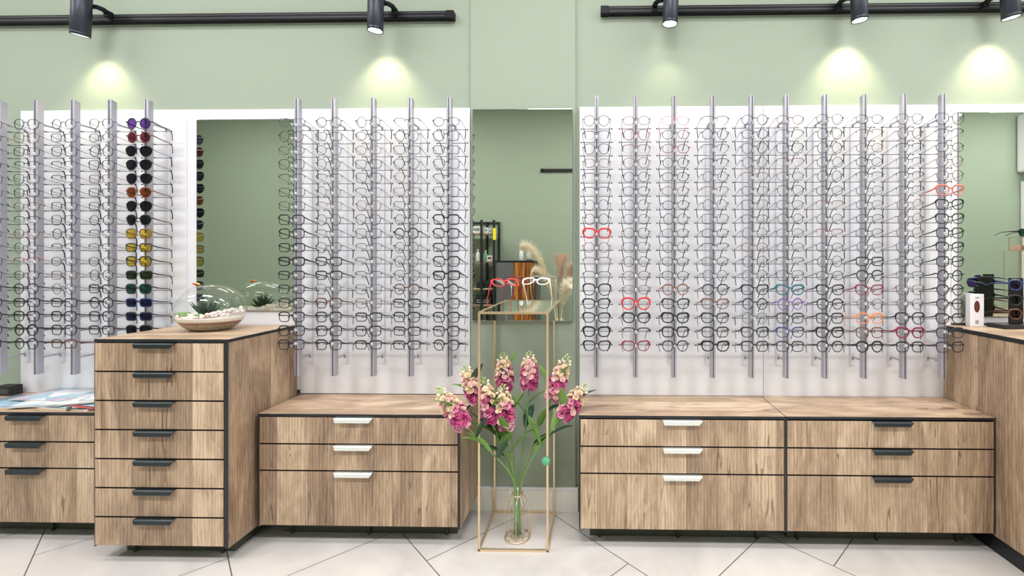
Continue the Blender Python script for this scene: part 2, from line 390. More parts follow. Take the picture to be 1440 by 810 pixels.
# ------------------------------------------------------------------ display rods
NROW = 17
ROWZ = [1.900-.0653*i for i in range(NROW)]
YR = -.132
def make_rod_meshes():
    D = {}
    m = MB()
    # profile body with a slot in the front face (local: x=0, rod front at y=0, z=0 at world 0)
    w, d = .0105, .027
    z0, z1 = .700, 2.030
    prof = [(-w, .003), (-w+.003, 0), (-.002, 0), (-.002, .006), (.002, .006), (.002, 0), (w-.003, 0), (w, .003), (w, d), (-w, d)]
    n = len(prof)
    vs = [(x, y, z0) for x, y in prof] + [(x, y, z1-y*.25) for x, y in prof]
    m.add(vs, [(i, (i+1) % n, n+(i+1) % n, n+i) for i in range(n)] )
    m.add(vs, [tuple(range(n))[::-1], tuple(n+i for i in range(n))], 0)
    for i, f in enumerate(m.f[:n]):
        if i in (2, 3, 4): m.m[i] = 1
    D['profile'] = m.mesh('profile', [M['alu'], M['slot']])
    m = MB(); m.tube([(-.074, 0, 0), (.074, 0, 0)], .0017, 6, 0)
    for s in (-1, 1): m.ball((s*.0745, 0, 0), .0034, 8, 5, 1)
    m.tube([(0, 0, 0), (0, -.025, 0)], .0022, 6, 0)
    D['crossbar'] = m.mesh('crossbar', [M['bar'], M['track']])
    m = MB(); m.box(-.0028, .0028, -.029, 0, -.0015, .0015, 0); m.box(-.0028, .0028, -.029, -.026, -.008, .0015); m.box(-.0036, .0036, -.0035, .0, -.007, .007)
    D['clip'] = m.mesh('clip', [M['clip']])
    m = MB(); m.box(-.006, .006, YR*-1-.0265+0, .110, 0, 0.001)
    m = MB(); m.tube([(0, .0272, 0), (0, .100, 0), (0, .1015, -.012)], .0045, 8)
    D['arm'] = m.mesh('arm', [M['alu']])
    m = MB(); m.box(-.008, .008, .1025, .1150, .74, 1.925, bev=.001)
    D['rail'] = m.mesh('wall_rail', [M['rail']])
    return D
RM = make_rod_meshes()
def place_rod(x, label, group, rows):
    t = thing('display_rod', label, 'display rod', (x, YR, 0), group)
    child('profile', RM['profile'], t); child('wall_rail', RM['rail'], t)
    child('arm', RM['arm'], t, (0, 0, 1.918)); child('arm', RM['arm'], t, (0, 0, .780))
    for z in rows:
        child('crossbar', RM['crossbar'], t, (0, .053, z-.011)); child('clip', RM['clip'], t, (0, 0, z-.0005))
    return t

# ------------------------------------------------------------------ spectacles
def outline(shape, n=28):
    """points (x, z) of a left-hand lens outline around its centre, outer side at -x"""
    P = []
    S = {'round': (.0225, .0215, 2.0, 0, 0), 'oval': (.0250, .0170, 2.2, 0, 0), 'rectangular': (.0262, .0165, 4.2, 0, .06), 'square': (.0255, .0195, 3.6, 0, .10),
         'cat-eye': (.0262, .0190, 2.7, .34, .14), 'aviator': (.0268, .0215, 2.4, -.02, .26), 'half-rim': (.0260, .0160, 3.4, 0, .1), 'browline': (.0255, .0185, 2.8, .08, .12),
         'geometric': (.0245, .0200, 1.6, 0, 0), 'butterfly': (.0275, .0225, 2.6, .16, .2), 'panto': (.0240, .0205, 2.5, 0, .22), 'wide': (.0278, .0190, 3.0, .05, .18)}[shape]
    a, b, e, lift, taper = S
    b *= 1.17
    for i in range(n):
        q = 2*PI*i/n
        c, s = math.cos(q), math.sin(q)
        x = a*math.copysign(abs(c)**(2/e), c); z = b*math.copysign(abs(s)**(2/e), s)
        if shape == 'geometric':
            k = round(q/(PI/4))*PI/4; d = math.cos(PI/8)/max(.5, math.cos(((q+PI/8) % (PI/4))-PI/8)); x, z = a*c*d, b*s*d*1.05
        x *= 1-taper*max(0, -z)/b + (taper*.15*max(0, z)/b)
        if x < 0 and z > 0: z += lift*b*(-x/a)**2*(z/b)
        P.append((x, z))
    return P, a, b
def wrapy(x): return 1.15*x*x       # front curves gently back
def spec_meshes(shape, col, thick, lensmat, straight=False):
    P, a, b = outline(shape)
    cx = .0087 + a
    if shape in ('round', 'panto', 'geometric', 'oval'): cx = .0100 + a
    zc = -.006
    fm = MB(); n = len(P)
    fmat = M['f_'+col]
    rims = []
    for s in (-1, 1):
        pts = []; rad = []
        for (x, z) in P:
            X = s*(cx - x)   # x<0 is the outer side
            pts.append((X, wrapy(X), zc+z))
            r = thick
            if thick > .0016:
                r = thick*(1+.55*max(0, z)/b)
                if shape in ('cat-eye', 'butterfly') and x < 0 and z > 0: r = thick*(1+1.2*(z/b)*(-x/a))
            if shape == 'browline': r = thick*1.5 if z > b*.15 else thick*.55
            if shape == 'half-rim' : r = thick*1.15 if z > b*.05 else .00035
            rad.append(r)
        if s > 0: pts = pts[::-1]; rad = rad[::-1]
        fm.tube(pts, rad, 6, 0, closed=True, flat=.75 if thick > .0016 else 1)
        rims.append(pts)
    xi = cx - a
    bt = thick*1.25
    if shape == 'aviator':
        fm.tube([(-xi-.004, wrapy(xi), .007), (0, -.0005, .008), (xi+.004, wrapy(xi), .007)], thick*.9, 6)
    zb = .002 if shape != 'half-rim' else .003
    fm.tube([(-xi-.0004, wrapy(xi), zb-.002), (-xi*.5, -.0004, zb+.001), (0, -.0009, zb+.0018), (xi*.5, -.0004, zb+.001), (xi+.0004, wrapy(xi), zb-.002)], bt, 6)
    xo = cx + a*.985
    HX = .0655
    for s in (-1, 1):
        z0 = zc + b*.55 if shape not in ('round', 'panto', 'oval', 'geometric') else zc+b*.35
        if shape in ('cat-eye', 'butterfly'): z0 = zc+b*.85
        fm.tube([(s*(xo-.001), wrapy(xo), z0), (s*(HX-.001), wrapy(xo)+.0015, .004), (s*HX, .0075, .003)], [bt*1.1, bt*1.1, thick*1.1], 6)
        fm.tube([(s*(xi+.0015), .001, -.004), (s*(xi-.0015), .005, -.007)], .0006, 5)
        fm.ball((s*(xi-.0022), .006, -.008), .0034, 8, 5, 1, sc=(.35, .6, 1))
    out = {'frame': fm.mesh('frame', [fmat, M['clip']])}
    for s, nm in ((-1, 'L'), (1, 'R')):
        lm = MB(); pts = rims[0 if s < 0 else 1]
        c = Vector((s*cx, wrapy(cx)-.0002, zc))
        ring1 = [c.lerp(Vector(p), .97) for p in pts]; ring2 = [c.lerp(Vector(p), .5)+Vector((0, -.0007, 0)) for p in pts]
        vs = [c+Vector((0, -.0010, 0))]+ring2+ring1
        fs = [(0, 1+(i+1) % n, 1+i) for i in range(n)] + [(1+i, 1+(i+1) % n, 1+n+(i+1) % n, 1+n+i) for i in range(n)]
        if s > 0: fs = [f[::-1] for f in fs]
        lm.add(vs, fs, 0, True)
        out['lens'+nm] = lm.mesh('lens', [lensmat])
        tm = MB()
        if straight:
            pth = [(s*HX, .008, .003), (s*HX, .05, .003), (s*.063, .095, .002), (s*.060, .118, -.006), (s*.058, .138, -.018)]
        else:
            pth = [(s*HX, .008, .003), (s*(HX+.0005), .030, -.003), (s*.065, .060, -.0075), (s*.0635, .088, -.0105), (s*.0618, .099, -.0170), (s*.0585, .107, -.033), (s*.0535, .113, -.056)]
        tk = thick if thick > .0016 else .0010
        fr = [tk*1.35, tk*1.15, tk, tk, tk, tk, tk][:len(pth)]
        k = 3 if not straight else 2
        if thick > .0016:
            tm.tube(pth, [r*1.1 for r in fr[:k]]+[.0021]*(len(pth)-k), 6, 0, flat=.7)
        else:
            tm.tube(pth[:k+1], fr[:k+1], 5, 0)
            tm.tube(pth[k:], [.0012]+[.0021]*(len(pth)-k-1), 6, 1)
        out['temple'+nm] = tm.mesh('temple', [fmat, fmat if thick > .0016 else M['f_black'] if col not in ('red', 'pink', 'coral', 'orange', 'brown', 'copper') else fmat])
    return out
_cache = {}
def spectacles(name, shape, col, thick, lens='lens', straight=False):
    key = (shape, col, thick, lens, straight)
    if key not in _cache:
        ms = spec_meshes(shape, col, thick, M[lens], straight)
        r = bpy.data.objects.new(name, None); C.objects.link(r); r.empty_display_size = .03
        child('frame', ms['frame'], r)
        for nm in 'LR': child('lens', ms['lens'+nm], r); child('temple', ms['temple'+nm], r)
        _cache[key] = r; return r
    r = copy_tree(_cache[key]); r.name = name; return r

ORD = ['first', 'second', 'third', 'fourth', 'fifth', 'sixth', 'seventh', 'eighth', 'ninth', 'tenth', 'eleventh', 'twelfth', 'thirteenth', 'fourteenth', 'fifteenth', 'sixteenth', 'seventeenth']
THIN, MID, THK = .0014, .0021, .0029
# photo specifics: (bank, rod, row) -> (shape, colour, thickness)
SPECIAL = {
 ('R',1,9): ('cat-eye','red',THK), ('R',1,13): ('butterfly','black',MID), ('R',1,14): ('cat-eye','black',MID), ('R',1,15): ('cat-eye','black',MID), ('R',1,16): ('cat-eye','black',THK), ('R',1,17): ('cat-eye','black',MID),
 ('R',2,1): ('oval','copper',THIN), ('R',2,2): ('panto','burgundy',THIN), ('R',2,14): ('butterfly','red',THK), ('R',2,15): ('cat-eye','grey',THK), ('R',2,16): ('half-rim','black',MID), ('R',2,17): ('cat-eye','burgundy',MID), ('R',2,13): ('oval','copper',THIN),
 ('R',3,1): ('oval','pink',THIN), ('R',3,2): ('oval','silver',THIN), ('R',3,3): ('oval','burgundy',THIN), ('R',3,13): ('panto','brown',MID), ('R',3,14): ('cat-eye','black',MID), ('R',3,15): ('cat-eye','black',THK), ('R',3,16): ('square','grey',THK), ('R',3,17): ('panto','grey',MID),
 ('R',4,13): ('panto','grey',MID), ('R',4,14): ('cat-eye','copper',MID), ('R',4,15): ('cat-eye','black',MID), ('R',4,16): ('square','black',MID), ('R',4,17): ('cat-eye','black',THK),
 ('R',5,13): ('cat-eye','black',MID), ('R',5,14): ('round','grey',MID), ('R',5,15): ('round','silver',THIN), ('R',5,16): ('cat-eye','black',MID), ('R',5,17): ('square','black',MID),
 ('R',6,13): ('cat-eye','teal',THK), ('R',6,14): ('round','purple',MID), ('R',6,15): ('square','grey',MID), ('R',6,16): ('cat-eye','navy',MID), ('R',6,17): ('square','grey',MID), ('R',6,9): ('oval','silver',THIN),
 ('R',7,7): ('half-rim','copper',THIN), ('R',7,9): ('half-rim','burgundy',THIN), ('R',7,14): ('panto','black',MID), ('R',7,15): ('square','black',MID), ('R',7,16): ('cat-eye','black',THK), ('R',7,17): ('panto','black',MID), ('R',7,2): ('round','grey',THIN), ('R',7,3): ('round','grey',THIN), ('R',7,4): ('geometric','grey',THIN), ('R',7,5): ('round','grey',THIN),
 ('R',8,10): ('panto','silver',THIN), ('R',8,11): ('rectangular','black',MID), ('R',8,12): ('panto','black',MID), ('R',8,13): ('cat-eye','burgundy',MID), ('R',8,14): ('panto','silver',THIN), ('R',8,15): ('square','orange',MID), ('R',8,16): ('square','copper',MID), ('R',8,17): ('panto','black',THK),
 ('R',9,15): ('butterfly','black',MID), ('R',9,16): ('cat-eye','burgundy',THK), ('R',9,17): ('square','black',MID), ('R',9,13): ('cat-eye','copper',THIN), ('R',9,14): ('panto','silver',THIN),
 ('R',10,1): ('butterfly','black',THIN), ('R',10,6): ('cat-eye','coral',THK), ('R',10,7): ('cat-eye','black',MID), ('R',10,8): ('cat-eye','black',MID), ('R',10,9): ('square','black',MID), ('R',10,10): ('cat-eye','black',MID), ('R',10,11): ('square','black',MID), ('R',10,12): ('round','black',MID), ('R',10,13): ('panto','black',MID), ('R',10,14): ('panto','grey',MID), ('R',10,15): ('cat-eye','black',MID), ('R',10,16): ('square','grey',MID), ('R',10,17): ('square','grey',MID), ('R',10,4): ('panto','copper',THIN), ('R',10,5): ('panto','copper',THIN),
 ('M',5,8): ('square','black',MID), ('M',5,9): ('square','black',MID), ('M',5,10): ('rectangular','grey',MID), ('M',5,11): ('square','black',MID), ('M',5,12): ('rectangular','black',THK), ('M',5,13): ('round','black',MID), ('M',5,14): ('square','grey',MID), ('M',5,15): ('square','black',MID), ('M',5,16): ('square','black',MID), ('M',5,17): ('panto','black',MID), ('M',5,3): ('rectangular','black',THIN), ('M',5,4): ('square','grey',THIN),
 ('M',4,8): ('round','black',THIN), ('M',4,9): ('round','grey',MID), ('M',4,10): ('round','grey',THIN), ('M',4,11): ('round','grey',THIN), ('M',4,14): ('rectangular','black',MID), ('M',4,15): ('square','black',MID), ('M',4,16): ('rectangular','black',MID), ('M',4,17): ('rectangular','black',MID),
 ('M',3,17): ('rectangular','black',MID), ('M',3,16): ('square','black',MID), ('M',3,14): ('square','copper',THIN),
 ('M',2,17): ('square','black',MID), ('M',2,16): ('square','black',MID), ('M',2,15): ('square','black',MID), ('M',2,14): ('square','tortoiseshell',MID), ('M',2,12): ('rectangular','black',MID), ('M',2,11): ('rectangular','black',MID),
 ('M',1,4): ('square','black',THIN), ('M',1,8): ('square','black',MID), ('M',1,9): ('square','black',MID), ('M',1,10): ('rectangular','black',MID), ('M',1,11): ('rectangular','black',THK), ('M',1,12): ('rectangular','black',MID), ('M',1,13): ('rectangular','grey',MID), ('M',1,14): ('square','black',MID), ('M',1,15): ('square','black',MID), ('M',1,16): ('square','black',MID), ('M',1,17): ('square','grey',MID),
 ('L',2,11): ('half-rim','burgundy',THIN), ('L',2,14): ('rectangular','black',MID), ('L',2,15): ('square','black',MID), ('L',2,16): ('round','black',THK), ('L',2,17): ('round','black',MID),
 ('L',3,14): ('rectangular','grey',MID), ('L',3,15): ('square','black',MID), ('L',3,16): ('square','black',MID), ('L',3,17): ('rectangular','tortoiseshell',MID),
 ('L',4,14): ('round','black',MID), ('L',4,15): ('square','grey',MID), ('L',4,16): ('rectangular','black',MID),
 ('L',1,14): ('rectangular','black',MID), ('L',1,15): ('square','black',MID), ('L',1,16): ('rectangular','black',MID), ('L',1,17): ('square','black',MID),
}
SUNS = [('round','grey','purple'), ('round','copper','wine'), ('aviator','black','black'), ('aviator','black','black'), ('aviator','grey','black'), ('panto','brown','brown'),
        ('aviator','black','black'), ('panto','grey','black'), ('square','gold','yellow'), ('rectangular','grey','yellow'), ('square','black','yellow'), ('rectangular','black','green'),
        ('square','grey','teal'), ('rectangular','navy','navy'), ('rectangular','grey','navy'), ('square','black','black')]
BANK = {'L': ('left', 'frames on the left bank of rods'), 'M': ('middle', 'frames on the middle bank of rods'), 'R': ('right', 'frames on the right bank of rods')}
RODS = [('L', 1, -2.902), ('L', 2, -2.718), ('L', 3, -2.535), ('L', 4, -2.352), ('L', 5, -2.171),
        ('M', 1, -1.437), ('M', 2, -1.260), ('M', 3, -1.071), ('M', 4, -.890), ('M', 5, -.703)] + \
       [('R', i+1, x) for i, x in enumerate((0, .184, .365, .548, .730, .892, 1.073, 1.254, 1.437, 1.617))]
LENW = {'lens_black': 'dark', 'lens_purple': 'purple', 'lens_wine': 'wine red', 'lens_brown': 'brown', 'lens_yellow': 'yellow', 'lens_green': 'green', 'lens_teal': 'dark green', 'lens_navy': 'navy'}
rnd = random.Random(5)
for bank, k, x in RODS:
    bw, grp = BANK[bank]
    extra = {('L', 5): ', hung with sunglasses', ('L', 1): ', cut by the photo edge'}.get((bank, k), '')
    place_rod(x, f'grey aluminium display rod, {ORD[k-1]} from left in the {bw} bank{extra}', 'aluminium display rods on the wall', ROWZ)
    nrow = 16 if (bank, k) in (('L', 4), ('L', 5)) else NROW
    for r in range(1, nrow+1):
        if (bank, k) == ('L', 5):
            sh, fc, lc = SUNS[r-1]
            o = spectacles('sunglasses', sh, fc, MID if sh != 'aviator' else THIN, 'lens_'+lc)
            tag(o, f'{sh} sunglasses with {LENW["lens_"+lc]} lenses, {ORD[r-1]} from the top of the sunglasses rod', 'sunglasses', 'sunglasses on the left bank of rods')
        else:
            sp = SPECIAL.get((bank, k, r))
            if sp is None:
                if r <= 12:
                    sh = rnd.choice(['half-rim', 'rectangular', 'oval', 'panto', 'rectangular', 'square', 'round', 'half-rim', 'geometric'])
                    if bank == 'R' and sh == 'rectangular': sh = 'oval'
                    fc = rnd.choice(['grey', 'grey', 'silver', 'grey', 'black', 'black', 'grey', 'silver', 'gold', 'grey', 'black', 'copper'] if bank != 'R' else ['silver', 'grey', 'silver', 'gold', 'grey', 'grey', 'silver', 'grey', 'black', 'grey', 'copper'])
                    th = THIN
                else:
                    sh = rnd.choice(['square', 'rectangular', 'panto', 'cat-eye' if bank == 'R' else 'rectangular', 'round']); fc = rnd.choice(['black', 'grey', 'black', 'tortoiseshell', 'silver']); th = MID if fc != 'silver' else THIN
                sp = (sh, fc, th)
            sh, fc, th = sp
            o = spectacles('eyeglasses', sh, fc, th)
            tw = {THIN: 'thin ', MID: '', THK: 'thick '}[th]
            tag(o, f'{tw}{fc} {sh} eyeglasses, {ORD[r-1]} from the top on {ORD[k-1]} rod of {bw} bank', 'eyeglasses', grp)
        jx, jr, jt = rnd.uniform(-.0012, .0012), rnd.uniform(-1.2, 1.2), rnd.uniform(-.8, .8)
        o.location = (x+jx, YR-.0345, ROWZ[r-1]+.006+.0008)
        o.rotation_euler = (0, R(jt), R(jr))
# labels of rods mention nothing else; keep the plain white gap between banks

# ------------------------------------------------------------------ track lights
def track(x0, x1, z, yw, label, s=1):
    t = thing('lighting_track', label, 'lighting track', ((x0+x1)/2, yw, z))
    y0, y1 = sorted((yw-s*.001, yw-s*.034))
    m = MB(); m.box(x0, x1, y0, y1, z-.018, z+.018, bev=.002)
    yf = yw-s*.0345
    m.build('mounting_channel', M['track'], t)
    m = MB()
    for dz in (-.008, .008):
        a, b = sorted((yf, yf-s*.0015)); m.box(x0+.04, x1-.04, a, b, z+dz-.0018, z+dz+.0018)
    m.build('groove', M['slot'], t)
    for (a, b) in ((x0-.004, x0+.035), (x1-.035, x1+.004)):
        m = MB(); q0, q1 = sorted((yw-s*.0008, yw-s*.037)); m.box(a, b, q0, q1, z-.020, z+.020, bev=.003); m.build('end_cap', M['track'], t)
track(-3.6, -.715, 2.478, 0, 'long black lighting track on the wall above the left racks')
track(.024, 2.6, 2.492, 0, 'black lighting track on the wall above the right-hand racks')
track(-.75, 1.6, 2.47, YB, 'black lighting track on the opposite wall, seen in the middle mirror', -1)

def spot(x, zm, side, tilt, lean, label, watts, col=(1, .90, .55), aim=.30, size=92):
    """cylindrical track spot; zm: height of the mouth"""
    yc = -.118
    t = thing('track_spotlight', label, 'spotlight', (x, yc, zm), 'spotlights on the wall tracks')
    Mx = Matrix.Rotation(R(tilt), 4, 'X') @ Matrix.Rotation(R(lean), 4, 'Y')
    m = MB(); r = .036; H = .20
    m.lathe([(r-.004, .002), (r, 0), (r, .012), (r*.985, .013), (r*.985, .016), (r, .017), (r, H-.003), (r-.003, H), (0.001, H)], n=28)
    m.lathe([(r-.004, .002), (r-.007, .012), (r-.010, .028), (.001, .029)], n=28, mat=1)
    m.v = [tuple(Mx @ Vector(v)) for v in m.v]
    b = m.build('body', [M['spotbody'], M['chrome']], t, world=False)
    m = MB(); m.lathe([(.001, .016), (r-.009, .016)], n=24); m.v = [tuple(Mx @ Vector(v)) for v in m.v]; m.build('bulb', M['lampglow'], t, world=False)
    zt = 2.485-zm
    m = MB(); sx = side
    m.box(-.012+sx*.062, .012+sx*.062, .055, .083, zt-.016, zt+.016, bev=.003)
    m.tube([(sx*.030, .015, zt+.01), (sx*.048, .028, zt+.016), (sx*.062, .045, zt+.012), (sx*.066, .062, zt+.004)], [.010, .011, .012, .012], 10)
    m.cyl((sx*.030, .006, zt+.010), (sx*.041, .016, zt+.012), .013, 12)
    m.build('bracket', M['track'], t, world=False)
    ld = bpy.data.lights.new('spot_lamp', 'SPOT'); ld.energy = watts; ld.color = col; ld.spot_size = R(size); ld.spot_blend = .9; ld.shadow_soft_size = .022
    lo = bpy.data.objects.new('spot_lamp', ld); C.objects.link(lo); lo.parent = t
    d = Vector((0, aim, -1)).normalized()
    lo.location = Mx @ Vector((0, 0, -.004)); lo.rotation_euler = (R(math.degrees(math.atan(aim))), 0, R(0))
    return t
SPY = 2.125/618
def sx_(px): return (px-839)/618*2.089
spot(-2.510, 2.345, 1, 6, 10, 'dark cylindrical track spotlight nearest the left edge', 8)
spot(-1.062, 2.352, 1, 4, 3, 'dark cylindrical track spotlight near the right end of the left track', 8)
spot(.347, 2.370, -1, 3, 2, 'dark cylindrical spotlight near the left end of the right track', 3, aim=.05)
spot(1.236, 2.378, -1, 5, -5, 'dark cylindrical spotlight midway along the right track', 11)
spot(1.935, 2.383, -1, 5, -8, 'dark cylindrical track spotlight at the right edge', 12)

# ------------------------------------------------------------------ brass stand
SX0, SX1, SY0, SY1, SZ = -.506, -.211, -.322, -.032, 1.030
t = thing('brass_stand', 'tall square brass stand with a glass top around the flower vase', 'stand', ((SX0+SX1)/2, (SY0+SY1)/2, 0))
w = .0045
for X in (SX0, SX1):
    for Y in (SY0, SY1):
        m = MB(); m.box(X-w, X+w, Y-w, Y+w, .0005, SZ-.009, bev=.0008); m.build('post', M['gold'], t)
def ring(name, z0, z1):
    m = MB()
    m.box(SX0-w, SX1+w, SY0-w, SY0+w, z0, z1); m.box(SX0-w, SX1+w, SY1-w, SY1+w, z0, z1)
    m.box(SX0-w, SX0+w, SY0+w, SY1-w, z0, z1); m.box(SX1-w, SX1+w, SY0+w, SY1-w, z0, z1); m.build(name, M['gold'], t)
ring('base_frame', .0003, .0095); ring('top_frame', SZ-.0085, SZ+.0015)
m = MB(); m.box(SX0+w+.0003, SX1-w-.0003, SY0+w+.0003, SY1-w-.0003, SZ-.006, SZ-.0005); m.build('glass_top', M['top_glass'], t)
# clip on the right front post
m = MB()
for i in range(9):
    a = 2*PI*i/9; m.ball((SX1-.006+.011*math.cos(a), SY0-.009, .393+.012*math.sin(a)), .0072, 8, 6, sc=(1, .35, 1))
m.ball((SX1-.006, SY0-.0095, .393), .013, 10, 7, sc=(1, .35, 1))
o = m.build('hanging_ornament', pbr('mint_green', srgb(90, 176, 130), .5)); tag(o, 'small mint green ornament fixed to the right front post of the brass stand', 'ornament')

# two pairs of glasses standing on their temples
for (nm, px, py, rz, tilt, sh, col, lab) in (('a', -.415, -.215, 38, -56, 'butterfly', 'red', 'red framed eyeglasses standing on the brass stand, turned to the left'),
                                          ('b', -.282, -.175, -10, -60, 'butterfly', 'white', 'cream framed eyeglasses standing on the brass stand, right of the red pair'),):
    o = spectacles('eyeglasses', sh, col, THK, 'lens_rose' if col == 'red' else 'lens', straight=True); tag(o, lab, 'eyeglasses', 'eyeglasses on the brass stand')
    Mr = Euler((R(tilt), 0, R(rz)), 'XYZ').to_matrix()
    lo = min((Mr @ v.co).z for ch in o.children for v in ch.data.vertices)
    o.rotation_euler = (R(tilt), 0, R(rz)); o.location = (px, py, SZ+.002-lo)

# ------------------------------------------------------------------ vase with stock flowers
VX, VY = -.358, -.222
t = thing('wire_vase', 'glass tube vase in a brass wire cage on the floor', 'vase', (VX, VY, 0))
m = MB(); m.tube([(VX+.056*math.cos(2*PI*i/32), VY+.056*math.sin(2*PI*i/32), .004) for i in range(32)], .0028, 6, closed=True)
m.tube([(VX+.030*math.cos(2*PI*i/24), VY+.030*math.sin(2*PI*i/24), .004) for i in range(24)], .002, 6, closed=True)
for i in range(4):
    a = PI*i/4; m.tube([(VX-.056*math.cos(a), VY-.056*math.sin(a), .004), (VX+.056*math.cos(a), VY+.056*math.sin(a), .004)], .0018, 5)
m.build('base_ring', M['gold'], t)
for i in range(11):
    a = 2*PI*i/11+.2; c, s = math.cos(a), math.sin(a)
    m = MB(); m.tube([(VX+r*c, VY+r*s, z) for r, z in ((.056, .004), (.058, .05), (.058, .13), (.054, .155), (.040, .172), (.024, .186), (.022, .195), (.030, .205), (.040, .212))], .0013, 5)
    m.build('cage_wire', M['gold'], t)
m = MB(); m.tube([(VX+.0225*math.cos(2*PI*i/24), VY+.0225*math.sin(2*PI*i/24), .192) for i in range(24)], .0028, 6, closed=True); m.build('neck_ring', M['gold'], t)
m = MB(); m.lathe([(.001, .010), (.027, .010), (.030, .014), (.030, .150), (.0195, .178), (.0195, .199), (.028, .206)], (VX, VY, 0), 24); m.build('glass_tube', M['glass'], t)

stemm = pbr('stem_green', srgb(120, 158, 92), .5, noise=.2, nscale=60)
leaf_l = pbr('leaf_fresh_green', srgb(112, 152, 70), .45, noise=.25, nscale=40)
leaf_d = pbr('leaf_dark_green', srgb(48, 84, 60), .45, noise=.25, nscale=40)
petals = [pbr('petal_magenta', srgb(206, 92, 150), .6, noise=.25, nscale=120), pbr('petal_pink', srgb(236, 168, 196), .6, noise=.2, nscale=120), pbr('petal_cream', srgb(244, 226, 196), .6, noise=.12, nscale=120), pbr('petal_blush', srgb(247, 208, 208), .6, noise=.15, nscale=120)]
bud_g = pbr('bud_green', srgb(186, 204, 130), .55, noise=.2, nscale=100)
def blossom_mesh(mi, seed):
    rn = random.Random(seed); m = MB()
    for ring_, (cnt, rad, el) in enumerate(((6, .0195, 12), (5, .0155, 38), (4, .0095, 66))):
        for i in range(cnt):
            a = 2*PI*i/cnt + ring_*.5 + rn.uniform(-.2, .2); e = R(el+rn.uniform(-8, 8))
            d = Vector((math.cos(a)*math.cos(e), math.sin(a)*math.cos(e), math.sin(e))); sd = Vector((-math.sin(a), math.cos(a), 0)); up = d.cross(sd)*-1
            vs = []; rows = ((.15, .18, 0), (.55, .50, .10), (.85, .58, .02), (1.05, .34, -.16))
            for (q, wd, u) in rows:
                for k in (-1, -.4, .4, 1):
                    vs.append(d*rad*q + sd*rad*wd*k + up*rad*(u+.12*abs(k)*(1 if q > .5 else 0)+rn.uniform(-.07, .07)))
            fs = [(r*4+c, r*4+c+1, r*4+c+5, r*4+c+4) for r in range(3) for c in range(3)]
            two = 0 if (ring_ < 2 or mi == 2) else 1
            m.add(vs, fs, two, True)
    c2 = petals[{0: 1, 1: 0, 2: 3, 3: 2}[mi]]
    return m.mesh('blossom', [petals[mi], c2])
BL = {mi: [blossom_mesh(mi, mi*7+j) for j in range(3)] for mi in range(4)}
budm = MB(); budm.ball((0, 0, .004), .0048, 8, 6, 0, sc=(1, 1, 1.35)); BUD = budm.mesh('bud', [bud_g])
budm = MB(); budm.ball((0, 0, .005), .0066, 8, 6, 0, sc=(1, 1, 1.3)); BUDC = budm.mesh('bud', [petals[2]])
def bez(p, n):
    out = []
    for i in range(n):
        t_ = i/(n-1); q = [Vector(a) for a in p]
        while len(q) > 1: q = [q[j].lerp(q[j+1], t_) for j in range(len(q)-1)]
        out.append(q[0])
    return out
def leaf(base, d, up, L, W, mat, parent, droop=.35):
    d = Vector(d).normalized(); up = Vector(up); s = d.cross(up).normalized(); n = s.cross(d)
    m = MB(); vs = []
    N_ = 9
    for i in range(N_):
        q = i/(N_-1); wd = W*math.sin(PI*min(1, q*.92+.06))**.8*(1-.25*q)
        c = Vector(base)+d*L*q - Vector((0, 0, 1))*droop*L*q*q
        for k in (-1, -.5, 0, .5, 1): vs.append(c+s*wd*k+n*abs(k)*wd*.28)
    fs = [(r*5+c, r*5+c+1, r*5+c+6, r*5+c+5) for r in range(N_-1) for c in range(4)]
    m.add(vs, fs, 0, True); return m.build('leaf', mat, parent)
# spike: (start of the blooms, tip, label, cream share)
FL = [((-.553, -.385, .566), (-.663, -.390, .725), 'pink stock flower leaning furthest left, over the low cabinet', .40),
      ((-.530, -.255, .630), (-.592, -.262, .785), 'pink and cream stock flower, second from left', .45),
      ((-.430, -.140, .650), (-.448, -.120, .815), 'pink stock flower standing upright behind the two front left ones', .30),
      ((-.466, -.262, .545), (-.508, -.262, .735), 'pink and cream stock flower crossing the left brass post', .45),
      ((-.402, -.262, .515), (-.418, -.262, .705), 'full pink stock flower with a creamy top, front centre left', .40),
      ((-.312, -.175, .665), (-.312, -.170, .832), 'slim magenta stock flower standing straight up in the middle', .35),
      ((-.205, -.210, .625), (-.130, -.200, .822), 'large pink and cream stock flower by the right brass post', .40),
      ((-.150, -.262, .560), (-.046, -.240, .702), 'pink stock flower leaning furthest right', .45)]
frn = random.Random(3)
